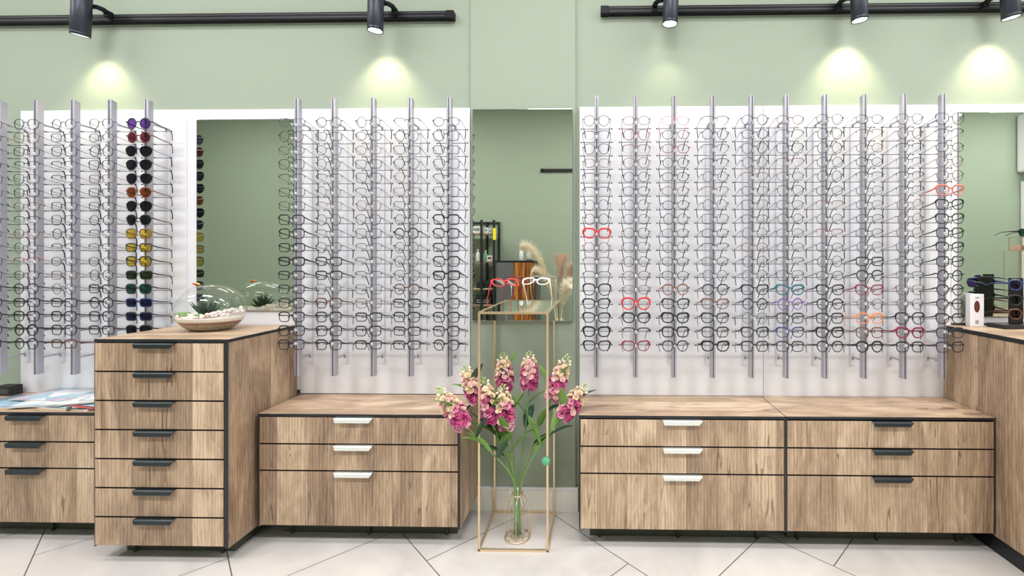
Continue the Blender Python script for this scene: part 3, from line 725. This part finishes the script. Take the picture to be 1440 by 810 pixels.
for fi, (p0, p1, lab, cs) in enumerate(FL):
    a = 2*PI*fi/8
    p0, p1 = Vector(p0), Vector(p1)
    f0 = Vector((VX-.014*math.cos(a), VY-.014*math.sin(a), .016)); f1 = Vector((VX+.0105*math.cos(a), VY+.0105*math.sin(a), .196))
    dirn = Vector(((p0.x-VX), (p0.y-VY), 0)); 
    if dirn.length > .001: f1 = Vector((VX, VY, .196)) + dirn.normalized()*.011
    t = thing('stock_flower', lab, 'flower', tuple(f0), 'stock flowers in the wire vase')
    low = [f0.lerp(f1, q) for q in (0, .5)]
    up_ = bez([f1, f1+(f1-f0)*.55+Vector((0, 0, .05)), p0-(p1-p0)*.9, p0, p1], 14)
    m = MB(); path = low+up_; m.tube(path, [.0036]*12+[.0024, .002, .0018, .0014], 6); m.build('stem', stemm, t)
    n = 54; ax = (p1-p0); L_ = ax.length; axn = ax.normalized()
    s1 = axn.cross(Vector((0, 1, 0))).normalized(); s2 = axn.cross(s1)
    for i in range(n):
        q = i/(n-1)
        ang = i*2.39996+frn.uniform(-.3, .3)
        out = s1*math.cos(ang)+s2*math.sin(ang)
        if q > .78:
            rad = .020*(1-q)/.22+.004; me = BUDC if q < .88 else BUD; sc = frn.uniform(.8, 1.1)*(1.25-q*.4)
        else:
            env = math.sin(PI*min(1, (q+.18)/1.15))**.7
            rad = .031*env; sc = (1.12-.5*q)*frn.uniform(.85, 1.1)
            if q > 1-.22-cs*.6: mi = frn.choice([2, 2, 3])
            elif q > 1-.22-cs*.95: mi = frn.choice([1, 3, 0, 2])
            else: mi = frn.choice([0, 0, 1, 0, 1, 3])
            me = frn.choice(BL[mi])
        pos = p0+ax*q*.98+out*rad
        nrm = (out+axn*(.35+q)).normalized()
        o = child('blossom' if q <= .78 else 'bud', me, t); o.location = pos-f0
        o.rotation_euler = nrm.to_track_quat('Z', 'Y').to_euler(); o.scale = (sc,)*3
    # leaves below the blooms
    for j in range(6 if fi != 5 else 5):
        q = .46+.075*j; b = path[int(q*len(path))]
        a2 = fi*1.1+j*2.2
        d = (p0-f1).normalized()*.9+Vector((math.cos(a2)*.75, math.sin(a2)*.45, .1))
        leaf(b, d, (0, 0, 1) if abs(d.normalized().z) < .95 else (0, 1, 0), frn.uniform(.12, .18), frn.uniform(.020, .030), leaf_l if (fi+j) % 3 else leaf_d, t, frn.uniform(.05, .4))

# ------------------------------------------------------------------ terrarium on the chest
TX, TY, TZ = -1.805, -.185, .9285
t = thing('glass_terrarium', 'round glass terrarium with pebbles and an aloe on the tall chest', 'terrarium', (TX, TY, TZ))
A_, B_, Cc = .150, .122, .114      # half axes of the bowl
ctr = Vector((TX, TY, TZ+.098))
bm = bmesh.new(); bmesh.ops.create_uvsphere(bm, u_segments=40, v_segments=26, radius=1)
for v in bm.verts: v.co = Vector((v.co.x*A_, v.co.y*B_, max(v.co.z*Cc, -.096)))
nrm = Vector((-.93, -.10, .30)).normalized()
geom = bm.verts[:]+bm.edges[:]+bm.faces[:]
bmesh.ops.bisect_plane(bm, geom=geom, plane_co=nrm*.088, plane_no=nrm, clear_outer=True)
rimpts = [e for e in bm.edges if e.is_boundary]
me = bpy.data.meshes.new('glass_bowl')
for v in bm.verts: v.co = v.co + Vector((0, 0, .098))
# ordered rim
ed = {}
for e in rimpts:
    a, b = e.verts; ed.setdefault(a, []).append(b); ed.setdefault(b, []).append(a)
st = next(iter(ed)); loop = [st.co.copy()]; prev, cur = None, st
while True:
    nx = [q for q in ed[cur] if q is not prev]
    if not nx or nx[0] is st: break
    prev, cur = cur, nx[0]; loop.append(cur.co.copy())
for f in bm.faces: f.smooth = True
bm.to_mesh(me); bm.free(); me.materials.append(M['glass'])
child('glass_bowl', me, t)
m = MB(); m.tube(loop, .0024, 6, closed=True); m.build('rim', M['glass'], t, world=False)
# sand and gravel layers, following the bowl from inside
def slice_profile(z0, z1, k=.965, n=7):
    out = []
    for i in range(n):
        z = z0+(z1-z0)*i/(n-1); zz = (z-.098)/Cc; zz = max(-.999, min(.999, zz)); out.append((math.sqrt(1-zz*zz)*k, z))
    return out
def layer(name, z0, z1, mat):
    m = MB(); pr = slice_profile(z0, z1)
    m.lathe([(.01, z0)]+pr+[(.01, z1)], n=40)
    m.v = [(v[0]*A_, v[1]*B_, v[2]) for v in m.v]; return m.build(name, mat, t, world=False)
sm, nt, out = newmat('layered_sand'); b = nt.nodes.new('ShaderNodeBsdfPrincipled'); nt.links.new(b.outputs[0], out.inputs[0]); b.inputs['Roughness'].default_value = .9
tc = nt.nodes.new('ShaderNodeTexCoord'); nz = nt.nodes.new('ShaderNodeTexNoise'); nz.inputs['Scale'].default_value = 260; nt.links.new(tc.outputs['Object'], nz.inputs['Vector'])
cr = nt.nodes.new('ShaderNodeValToRGB'); cr.color_ramp.elements[0].position = .38; cr.color_ramp.elements[0].color = srgb(96, 88, 62); cr.color_ramp.elements[1].position = .62; cr.color_ramp.elements[1].color = srgb(196, 180, 148)
nt.links.new(nz.outputs[0], cr.inputs[0]); nt.links.new(cr.outputs[0], b.inputs['Base Color'])
layer('sand', .0035, .030, sm)
peb = pbr('reddish_gravel', srgb(150, 104, 88), .8, noise=.5, nscale=220)
layer('gravel', .0305, .044, peb)
whp = pbr('white_pebbles', srgb(246, 236, 232), .6, noise=.12, nscale=90)
pink = pbr('blush_pebbles', srgb(240, 214, 212), .6, noise=.15, nscale=90)
m = MB(); prn = random.Random(8)
pr = slice_profile(.0445, .062); m.lathe([(.01, .0445)]+pr+[(.01, .062)], n=32); m.v = [(v[0]*A_, v[1]*B_, v[2]) for v in m.v]
for i in range(420):
    a = prn.uniform(0, 2*PI); q = math.sqrt(prn.uniform(0, 1))*.92; r = prn.uniform(.0045, .0085)
    hump = .034*max(0, math.cos(a))*q+.008*abs(math.cos(a))+.004
    m.ball((A_*q*math.cos(a)*.93, B_*q*math.sin(a)*.93, .062+hump*prn.uniform(.3, 1)), r, 7, 5, prn.choice([0, 0, 1]), sc=(1, prn.uniform(.7, 1), prn.uniform(.6, .9)))
o = m.build('pebbles', [whp, pink], t, world=False); o['kind'] = 'stuff'
aloe = pbr('aloe_dark_green', srgb(36, 58, 44), .5, noise=.3, nscale=120)
m = MB(); arn = random.Random(2)
for i in range(26):
    a = i*2.39996; el = R(28+50*(i/26)+arn.uniform(-5, 5)); L_ = arn.uniform(.060, .085)
    d = Vector((math.cos(a)*math.cos(el), math.sin(a)*math.cos(el), math.sin(el)))
    b0 = Vector((-.012, -.012, .062)); m.tube([b0, b0+d*L_*.35, b0+d*L_*.7+Vector((0, 0, .004)), b0+d*L_+Vector((0, 0, .010))], [.0062, .0068, .0042, .0006], 6, flat=.5)
m.build('aloe_plant', aloe, t, world=False)
succ = pbr('pale_green_succulent', srgb(126, 156, 96), .5, noise=.3, nscale=150)
for (x, y, s_) in ((-.098, -.045, 1.15), (-.060, -.075, .8), (-.118, .0, .9), (.018, -.082, 1.0)):
    m = MB()
    for i in range(22):
        a = i*2.39996; el = R(15+65*i/22); d = Vector((math.cos(a)*math.cos(el), math.sin(a)*math.cos(el), math.sin(el)))
        m.ball(Vector((x, y, .068))+d*.014*s_*(1.25-.02*i), .0075*s_, 6, 4, sc=(1, 1, .6))
    m.build('succulent', succ, t, world=False)
# paper butterfly clipped to the rim
top = max(loop, key=lambda p: p.z)
t2 = thing('butterfly_ornament', 'small orange butterfly ornament on the rim of the glass terrarium', 'ornament', (TX+top.x-.004, TY+top.y, TZ+top.z+.0035))
om = pbr('orange_petal', srgb(226, 112, 60), .5, noise=.3, nscale=200); ym = pbr('yellow_body', srgb(222, 176, 60), .5)
m = MB(); m.ball((0, 0, .004), .0052, 8, 6, sc=(1.8, .8, .8)); m.build('body', pbr('dark_red_body', srgb(120, 34, 24), .5), t2, world=False)
for s in (-1, 1):
    m = MB(); m.ball((-.004, s*.0075, .009), .0085, 10, 6, sc=(1, .9, .25), M=Matrix.Rotation(R(s*35), 3, 'X')); m.ball((.007, s*.0065, .007), .0065, 10, 6, sc=(1, .9, .25), M=Matrix.Rotation(R(s*35), 3, 'X'))
    m.build('wing', om if s < 0 else ym, t2, world=False)

# ------------------------------------------------------------------ things on the right-hand counter
CZ = .9362
def card_box():
    x0, x1, y, z0, z1 = 1.790, 1.856, -.052, CZ, CZ+.155
    t = thing('product_box', 'slim white box with a dark oval lens picture on the counter', 'box', ((x0+x1)/2, y, z0))
    m = MB(); m.box(x0, x1, y-.013, y+.013, z0, z1, bev=.001); m.build('carton', M['white'], t)
    xc = (x0+x1)/2
    m = MB(); P = [(xc+.0135*math.cos(2*PI*i/24), z0+.095+.0285*math.sin(2*PI*i/24)) for i in range(24)]
    m.add([(a, y-.0135, b) for a, b in P]+[(a, y-.0131, b) for a, b in P], [tuple(range(24)), tuple(24+i for i in range(24))[::-1]]+[(i, 24+i, 24+(i+1) % 24, (i+1) % 24) for i in range(24)]); m.build('oval_picture', pbr('brown_oval', srgb(98, 44, 34), .3, noise=.5, nscale=120), t)
    m = MB(); m.box(xc-.010, xc+.010, y-.0135, y-.0131, z0+.138, z0+.1405); m.box(xc-.006, xc+.006, y-.0135, y-.0131, z0+.134, z0+.1355); m.box(xc-.008, xc+.008, y-.0135, y-.0131, z0+.012, z0+.030, 1); m.build('print', [M['slot'], pbr('grey_red_print', srgb(170, 150, 150), .4, noise=.5, nscale=260)], t)
card_box()
blk = pbr('matt_black_stand', (.012, .012, .014, 1), .45)
def tower(x, y, rz, label, glasses, base=True):
    t = thing('sunglasses_stand', label, 'display stand', (x, y, CZ), None, R(rz))
    m = MB(); m.box(-.10, .10, -.045, .045, .0003, .020, bev=.003); m.build('base', blk, t, world=False)
    m = MB(); m.box(-.032, .032, -.006, .006, .0205, .235, bev=.002); m.build('panel', blk, t, world=False)
    for k, (z, sh, fc, lc, lab) in enumerate(glasses):
        o = spectacles('sunglasses', sh, fc, THK, lc, straight=True); tag(o, lab, 'sunglasses', 'sunglasses on the black counter stands')
        m = MB(); m.box(-.004, .004, -.030, -.0062, z-.004, z); m.build('peg', blk, t, world=False)
        Mr = Matrix.Rotation(R(rz), 4, 'Z')
        o.location = Vector((x, y, CZ)) + Mr @ Vector((0, -.034, z+.004)); o.rotation_euler = (R(-3), 0, R(rz))
tower(1.968, -.105, 4, 'black sunglasses stand on the counter at the right edge', [
    (.205, 'wide', 'navy', 'lens_purple', 'purple lensed sunglasses, top of the counter stand at the right edge'),
    (.135, 'wide', 'black', 'lens_navy', 'dark blue sunglasses, middle of the counter stand at the right edge'),
    (.070, 'wide', 'tortoiseshell', 'lens_brown', 'brown tortoiseshell sunglasses, lowest on the counter stand at the right edge')])
tower(2.39, -.57, -6, 'black sunglasses stand seen in the mirror above the counter', [
    (.205, 'wide', 'navy', 'lens_purple', 'purple sunglasses on top of the stand reflected in the counter mirror'),
    (.135, 'wide', 'black', 'lens_black', 'black sunglasses, middle of the stand reflected in the counter mirror'),
    (.070, 'wide', 'burgundy', 'lens_brown', 'brown sunglasses, lowest on the stand reflected in the counter mirror')])
def wire_box(name, label, x0, x1, y0, y1, z0, z1, cat):
    t = thing(name, label, cat, ((x0+x1)/2, (y0+y1)/2, z0)); r = .0022
    m = MB()
    for x in (x0, x1):
        for y in (y0, y1): m.box(x-r, x+r, y-r, y+r, z0, z1)
    for z in (z0+r, z1-r):
        for y in (y0, y1): m.box(x0+r, x1-r, y-r, y+r, z-r, z+r)
        for x in (x0, x1): m.box(x-r, x+r, y0+r, y1-r, z-r, z+r)
    m.build('wire_frame', M['gold'], t)
    m = MB(); m.box(x0+r, x1-r, y0+r, y1-r, z1-.004, z1-.0005); m.build('glass_plate', M['glass'], t)
wire_box('wire_riser', 'tall brass wire riser seen in the counter mirror', 2.638, 2.748, -.74, -.64, CZ+.0003, 1.318, 'riser')
wire_box('wire_cube', 'small brass wire cube on top of the riser in the mirror', 2.660, 2.742, -.73, -.65, 1.3185, 1.402, 'riser')
o = MB(); o.box(2.67, 2.73, -.72, -.66, 1.3232, 1.348, bev=.004); tag(o.build('pink_case', pbr('pink_leather', srgb(222, 160, 160), .5)), 'small pink case inside the brass wire cube in the mirror', 'case')
o = spectacles('sunglasses', 'wide', 'black', THK, 'lens_teal', straight=True); tag(o, 'dark sunglasses on top of the brass wire cube in the mirror', 'sunglasses')
o.rotation_euler = (0, 0, R(160)); o.location = (2.70, -.655, 1.4045+.029)

# ------------------------------------------------------------------ magazines and small box on the left cabinet
LZ = .5805
def magazine(x, y, z, rz, w, d, th, mat, label, spread=False):
    t = thing('magazine', label, 'magazine', (x, y, z), 'magazines on the left cabinet', R(rz))
    m = MB(); m.box(-w/2, w/2, -d/2, d/2, 0, th*.85, bev=.0006); m.build('pages', pgm, t, world=False)
    m = MB()
    # slightly wavy cover
    vs = []; nx = 9
    for j in range(2):
        for i in range(nx):
            u = i/(nx-1); vs.append((-w/2-.001+(w+.002)*u, (-d/2-.001, d/2+.001)[j], th*.85+.0004+.0018*math.sin(PI*u)))
    k = len(vs); vs += [(a, b, c+.0005) for a, b, c in vs]
    fs = [(i, i+nx, i+nx+1, i+1) for i in range(nx-1)]+[(k+i, k+i+1, k+i+nx+1, k+i+nx) for i in range(nx-1)]
    fs += [(i, i+1, k+i+1, k+i) for i in range(nx-1)]+[(nx+i, k+nx+i, k+nx+i+1, nx+i+1) for i in range(nx-1)]+[(0, k, k+nx, nx), (nx-1, 2*nx-1, k+2*nx-1, k+nx-1)]
    m.add(vs, fs, 0, True); m.build('cover', mat, t, world=False)
pgm = pbr('paper_edges', (.80, .79, .76, 1), .7)
mg = [mag_mat('magazine_print_%d' % i, i*3.1, c) for i, c in enumerate(((120, 160, 190), (222, 204, 176), (170, 190, 214), (236, 236, 240), (190, 170, 190), (96, 120, 150)))]
z = LZ
magazine(-2.72, -.165, z, 6, .30, .20, .006, mg[0], 'blue printed magazine at the far left of the spread pile')
magazine(-2.40, -.170, z, -8, .30, .21, .006, mg[1], 'sand coloured magazine at the bottom of the pile near the chest')
magazine(-2.53, -.150, z+.0082, 14, .30, .21, .005, mg[2], 'pale blue magazine lying across the middle of the pile')
magazine(-2.34, -.125, z+.0160, 22, .28, .20, .005, mg[3], 'white magazine with grey text, raised near the tall chest')
magazine(-2.62, -.110, z+.0155, -6, .28, .19, .005, mg[4], 'mauve printed magazine towards the wall, left part of pile')
magazine(-2.27, -.110, z+.0235, 12, .27, .19, .005, mg[5], 'dark blue printed magazine topmost beside the tall chest')
# folded grey and red leaflet in front of the pile
t = thing('leaflet', 'curled grey leaflet with a red back standing before the magazines', 'leaflet', (-2.315, -.285, LZ))
m = MB(); pr = [(-.045, .001), (-.046, .012), (-.043, .020), (-.030, .0225), (.02, .018), (.075, .012)]
vs = [(a, -.012, b) for a, b in pr]+[(a, .012, b) for a, b in pr]; k = len(vs); vs += [(a+.0006, b, c-.0008) for a, b, c in vs]; n = len(pr)
fs = [(i, i+1, n+i+1, n+i) for i in range(n-1)]; fs += [tuple(k+q for q in f[::-1]) for f in fs]
fs += [(i, k+i, k+i+1, i+1) for i in range(n-1)]+[(n+i, n+i+1, k+n+i+1, k+n+i) for i in range(n-1)]+[(0, n, k+n, k), (n-1, k+n-1, k+2*n-1, 2*n-1)]
m.add(vs, fs, 0, True)
for i in range(len(m.f)):
    if max(m.v[q][0] for q in m.f[i]) > .0: m.m[i] = 1
m.build('sheet', [pbr('grey_paper', srgb(170, 168, 172), .5), pbr('red_paper', srgb(176, 66, 60), .5)], t, world=False)
t = thing('card_terminal', 'small black box against the green wall at the far left', 'box', (-2.955, -.06, LZ))
m = MB(); m.box(-2.985, -2.905, -.085, -.035, LZ+.0003, LZ+.048, bev=.004); m.build('case', blk, t)
m = MB(); m.box(-2.975, -2.915, -.0868, -.0855, LZ+.012, LZ+.036); m.build('panel', M['slot'], t)

# ------------------------------------------------------------------ the opposite side of the shop, seen in the mirrors
t = thing('shelving_unit', 'black framed open shelving unit with oak shelves, seen in the middle mirror', 'shelving', (-1.66, -3.6, 0))
for x in (-2.02, -1.475, -1.315):
    for y in (-3.47, -3.76):
        m = MB(); m.box(x-.014, x+.014, y-.014, y+.014, .0005, 1.776, bev=.002); m.build('post', M['black'], t)
shz = [1.610, 1.250, .900, .690, .35]
for i, zz in enumerate(shz):
    m = MB(); m.box(-2.005, -1.33, -3.745, -3.486, zz-.018, zz, bev=.002); m.build('shelf', M['woodx'], t)
m = MB(); m.box(-2.02, -1.30, -3.775, -3.77, 1.75, 1.776); m.build('rail', M['black'], t)
o = MB(); o.box(-1.323, -1.285, -3.4545, -3.4515, 1.52, 1.67, bev=.0008); tag(o.build('tag_sign', pbr('yellow_tag', srgb(236, 220, 40), .5)), 'yellow tag hanging on the post of the shelving unit in the mirror', 'tag')
def smallbox(name, x0, x1, z0, hgt, mat, label, cat, y0=-3.62, y1=-3.50, detail=None):
    t = thing(name, label, cat, ((x0+x1)/2, (y0+y1)/2, z0))
    m = MB(); m.box(x0, x1, y0, y1, z0+.0004, z0+hgt, bev=.003); m.build('body', mat, t)
    m = MB(); m.box(x0+.01, x1-.01, y1+.0003, y1+.0015, z0+hgt*.3, z0+hgt*.75); m.build('label_strip', detail or M['panel_edge'], t)
wh = M['white']
smallbox('white_carton', -1.62, -1.50, 1.610, .085, wh, 'white carton on the top shelf, left of the black post', 'box')
smallbox('white_carton', -1.45, -1.40, 1.610, .07, wh, 'small white carton on the top shelf by the yellow tag', 'box')
smallbox('white_carton', -1.395, -1.345, 1.610, .055, pbr('pale_blue_card', srgb(206, 218, 226), .5), 'low pale blue carton on the top shelf by the yellow tag', 'box')
smallbox('picture_card', -1.415, -1.345, 1.250, .07, wh, 'small white card with a dark picture on the second shelf', 'card', detail=pbr('brown_picture', srgb(110, 80, 70), .5))
def bottle(x, z0, r, hgt, mat, label, capm, y=-3.56):
    t = thing('bottle', label, 'bottle', (x, y, z0))
    m = MB(); m.lathe([(.001, .0004), (r*.95, .0004), (r, .004), (r, hgt*.62), (r*.8, hgt*.70), (r*.38, hgt*.76), (r*.36, hgt*.84), (.001, hgt*.84)], n=18); m.build('body', mat, t, world=False)
    m = MB(); m.lathe([(.001, hgt*.841), (r*.45, hgt*.841), (r*.45, hgt), (.001, hgt)], n=14); m.build('cap', capm, t, world=False)
bottle(-1.545, 1.250, .024, .15, wh, 'white bottle on the second shelf of the unit in the mirror', wh)
bottle(-1.445, 1.250, .022, .14, pbr('green_bottle', srgb(120, 190, 140), .3), 'green bottle on the second shelf of the unit in the mirror', wh)
t = thing('printer', 'black printer on the third shelf of the unit in the mirror', 'printer', (-1.43, -3.58, .900))
m = MB(); m.box(-1.55, -1.355, -3.70, -3.50, .9004, .975, bev=.01); m.build('case', blk, t)
m = MB(); m.box(-1.53, -1.375, -3.69, -3.56, .9755, .990, bev=.004); m.build('lid', M['slot'], t)
t = thing('storage_box', 'low black box with pale bands on the fourth shelf in the mirror', 'box', (-1.45, -3.58, .690))
m = MB(); m.box(-1.57, -1.36, -3.70, -3.50, .6904, .76, bev=.006); m.build('case', blk, t)
m = MB(); m.box(-1.575, -1.355, -3.705, -3.495, .7605, .79, bev=.006); m.build('lid', blk, t)
for zz in (.715, .742):
    m = MB(); m.box(-1.55, -1.38, -3.4995, -3.498, zz, zz+.008); m.build('band', M['chrome'], t)
t = thing('side_cabinet', 'dark grey cabinet with an orange wooden door, seen in the middle mirror', 'cabinet', (-1.04, -3.6, 0))
gm = pbr('dark_grey_laminate', srgb(98, 98, 102), .4)
m = MB(); m.box(-1.295, -.755, -3.775, -3.50, .0004, 1.235, bev=.002); m.build('carcass', gm, t)
m = MB(); m.box(-1.30, -.75, -3.78, -3.478, 1.2355, 1.255, bev=.001); m.build('top_panel', M['black'], t)
m = MB(); m.box(-1.292, -1.065, -3.4995, -3.482, .06, 1.23, bev=.002); m.build('door', gm, t)
odm, nt, out = newmat('orange_striped_wood'); b = nt.nodes.new('ShaderNodeBsdfPrincipled'); nt.links.new(b.outputs[0], out.inputs[0]); b.inputs['Roughness'].default_value = .35
tc = nt.nodes.new('ShaderNodeNewGeometry'); mp = nt.nodes.new('ShaderNodeMapping'); mp.inputs['Scale'].default_value = (26, 26, 1.6); nt.links.new(tc.outputs['Position'], mp.inputs[0])
nz = nt.nodes.new('ShaderNodeTexNoise'); nz.inputs['Scale'].default_value = 1; nz.inputs['Detail'].default_value = 3; nz.inputs['Distortion'].default_value = 1; nt.links.new(mp.outputs[0], nz.inputs['Vector'])
cr = nt.nodes.new('ShaderNodeValToRGB'); cr.color_ramp.elements[0].position = .4; cr.color_ramp.elements[0].color = srgb(96, 52, 22); cr.color_ramp.elements[1].position = .58; cr.color_ramp.elements[1].color = srgb(206, 132, 58)
nt.links.new(nz.outputs[0], cr.inputs[0]); nt.links.new(cr.outputs[0], b.inputs['Base Color'])
m = MB(); m.box(-1.060, -.790, -3.4995, -3.482, .06, 1.23, bev=.002); m.build('door', odm, t)
m = MB(); m.tube([(-1.09, -3.472, .80), (-1.09, -3.472, .95)], .006, 8); m.build('handle', M['chrome'], t)
bottle(-.985, 1.2555, .03, .17, wh, 'white bottle on the grey cabinet in the mirror', M['slot'], -3.60)
t = thing('speckled_vase', 'slim speckled vase on the grey cabinet in the mirror', 'vase', (-.885, -3.60, 1.2555))
m = MB(); m.lathe([(.001, 0), (.035, 0), (.042, .03), (.036, .10), (.022, .15), (.026, .19), (.022, .19), (.018, .15), (.001, .145)], n=20); m.build('body', pbr('speckled_glaze', srgb(200, 196, 190), .4, noise=.9, nscale=60), t, world=False)
# pampas grass in a floor vase
pamp = pbr('dry_pampas', srgb(252, 242, 224), .8, noise=.06, nscale=60); pampk = pbr('pinkish_pampas', srgb(240, 214, 200), .8, noise=.1, nscale=60)
PX, PY = -.46, -3.30
t = thing('floor_vase', 'tall beige floor vase holding pampas grass, seen in the mirror', 'vase', (PX, PY, 0))
m = MB(); m.lathe([(.001, .0004), (.07, .0004), (.10, .10), (.105, .25), (.07, .42), (.045, .50), (.055, .54), (.048, .54), (.038, .50), (.060, .42), (.001, .35)], n=28); m.build('body', pbr('beige_ceramic', srgb(206, 192, 170), .5), t, world=False)
prn = random.Random(4)
for (tip, mt, lab) in (((-.91, -3.34, 1.44), pamp, 'cream pampas plume reaching furthest left in the mirror'), ((-.74, -3.22, 1.13), pamp, 'cream pampas plume below the long left one'),
                       ((-.45, -3.42, 1.27), pampk, 'pinkish pampas plume in the middle of the bunch'), ((-.28, -3.30, 1.17), pampk, 'pinkish pampas plume bending to the right edge'),
                       ((-.32, -3.16, .96), pamp, 'broad cream pampas plume low at the right'), ((-.61, -3.30, 1.00), pamp, 'short cream pampas plume in front of the bunch')):
    tip = Vector(tip); p0 = Vector((PX+(tip.x-PX)*.06, PY+(tip.y-PY)*.06, .36))
    mid = Vector((PX+(tip.x-PX)*.25, PY+(tip.y-PY)*.3, p0.z+(tip.z-p0.z)*.75))
    path = bez([p0, mid, Vector((mid.x*.45+tip.x*.55, mid.y*.5+tip.y*.5, tip.z-.02)), tip], 16)
    t = thing('pampas_plume', lab, 'dried grass', tuple(p0), 'pampas plumes in the floor vase')
    m = MB(); m.tube(path, [.003]*12+[.002]*4, 5); m.build('stem', mt, t)
    m = MB()
    for i in range(1500):
        q = prn.uniform(.30, 1); j = min(14, int(q*15)); c = path[j].lerp(path[j+1], q*15-j); ax = (path[j+1]-path[j]).normalized()
        a = prn.uniform(0, 2*PI); s1 = ax.cross(Vector((0, 1, .1))).normalized(); s2 = ax.cross(s1)
        o_ = s1*math.cos(a)+s2*math.sin(a); L_ = .17*math.sin(PI*min(1, (q-.30)/.78))**.6*prn.uniform(.6, 1)
        e1 = c+(ax*.8+o_*.55).normalized()*L_*.6; e2 = c+(ax*.7+o_*.75+Vector((0, 0, -.2))).normalized()*L_
        wv = ax.cross(o_)*.0021
        m.add([c-wv, c+wv, e1+wv, e1-wv, e2], [(0, 1, 2, 3), (3, 2, 4)], 0)
    o = m.build('plume', mt, t); o['kind'] = 'stuff'
# far right corner in the counter mirror
t = thing('white_cupboard', 'tall white cupboard in the far corner, seen in the right mirror', 'cupboard', (5.86, -3.6, 0))
m = MB(); m.box(5.62, 6.195, -3.775, -3.45, .0004, 2.30, bev=.002); m.build('carcass', M['white'], t)
for x in (5.63, 5.91):
    m = MB(); m.box(x, x+.275, -3.4495, -3.43, .08, 2.28, bev=.002); d = m.build('door', M['white'], t)
    m = MB(); m.tube([(x+.25, -3.42, 1.0), (x+.25, -3.42, 1.2)], .005, 8); m.build('handle', M['chrome'], d)
t = thing('air_conditioner', 'white air conditioner high in the far corner of the right mirror', 'air conditioner', (5.85, -3.6, 2.42))
m = MB(); m.box(5.56, 6.195, -3.775, -3.52, 2.42, 3.18, bev=.03); m.build('vent_housing', M['white'], t)
for i in range(5):
    m = MB(); m.box(5.60, 6.15, -3.519, -3.505, 2.47+i*.03, 2.485+i*.03); m.build('louvre', M['base'], t)

# ------------------------------------------------------------------ lamps and camera
CL = [(-4.1, -1.15), (-2.1, -1.15), (-.1, -1.15), (1.9, -1.15), (3.9, -1.15), (-4.4, -2.35), (-2.2, -2.35), (0, -2.35), (2.2, -2.35), (4.4, -2.35), (5.5, -2.7)]  # front row inferred from shadows; rear row and corner added unseen as fill
def area(x, y, z, sx, sy, w, parent=None):
    ld = bpy.data.lights.new('unseen_panel_lamp', 'AREA'); ld.shape = 'RECTANGLE'; ld.size = sx; ld.size_y = sy; ld.energy = w; ld.color = (1, .985, 1)
    lo = bpy.data.objects.new('unseen_panel_lamp', ld); C.objects.link(lo); lo.parent = parent
    lo.location = (0, 0, z) if parent else (x, y, z); return lo
names = ['far left front', 'left front', 'middle front', 'right front', 'far right front', 'far left rear', 'left rear', 'middle rear', 'right rear', 'far right rear', 'added corner']
for (x, y), nm in zip(CL, names):
    t = thing('unseen_ceiling_light', f'unseen flat white ceiling light panel, the {nm} one', 'ceiling light', (x, y, ZC), 'ceiling light panels')
    m = MB(); 
    for (a, b, c, d) in ((-.61, .61, -.31, -.30), (-.61, .61, .30, .31), (-.61, -.60, -.30, .30), (.60, .61, -.30, .30)): m.box(a, b, c, d, -.035, -.0005)
    m.build('frame', M['white'], t, world=False)
    m = MB(); m.box(-.599, .599, -.299, .299, -.025, -.018); m.build('diffuser', M['diffuser'], t, world=False)
    area(0, 0, -.040, 1.0, .30, AREA_W*.62 if y > -2 else AREA_W*1.65, t)
w = bpy.data.worlds.new('room_air'); bpy.context.scene.world = w; w.use_nodes = True
w.node_tree.nodes['Background'].inputs[0].default_value = (.9, .95, 1, 1); w.node_tree.nodes['Background'].inputs[1].default_value = .3
th = .026*618/840
cd = bpy.data.cameras.new('camera'); cam = bpy.data.objects.new('camera', cd); C.objects.link(cam)
cd.sensor_width = 36; cd.lens = 618/1440*36; cd.shift_x = -(827.18-720)/1440; cd.shift_y = -(405-367)/1440; cd.clip_start = .05
cam.location = (0, -2.207, 1.25); cam.rotation_euler = (R(90), 0, th)
sc = bpy.context.scene; sc.camera = cam
sc.view_settings.view_transform = 'Standard'; sc.view_settings.look = 'None'; sc.view_settings.exposure = EXPO; sc.view_settings.gamma = 1
sc.view_settings.use_curve_mapping = False
sc.cycles.max_bounces = 12; sc.cycles.transparent_max_bounces = 24; sc.cycles.diffuse_bounces = 5; sc.cycles.glossy_bounces = 5
sc.cycles.sample_clamp_indirect = 6
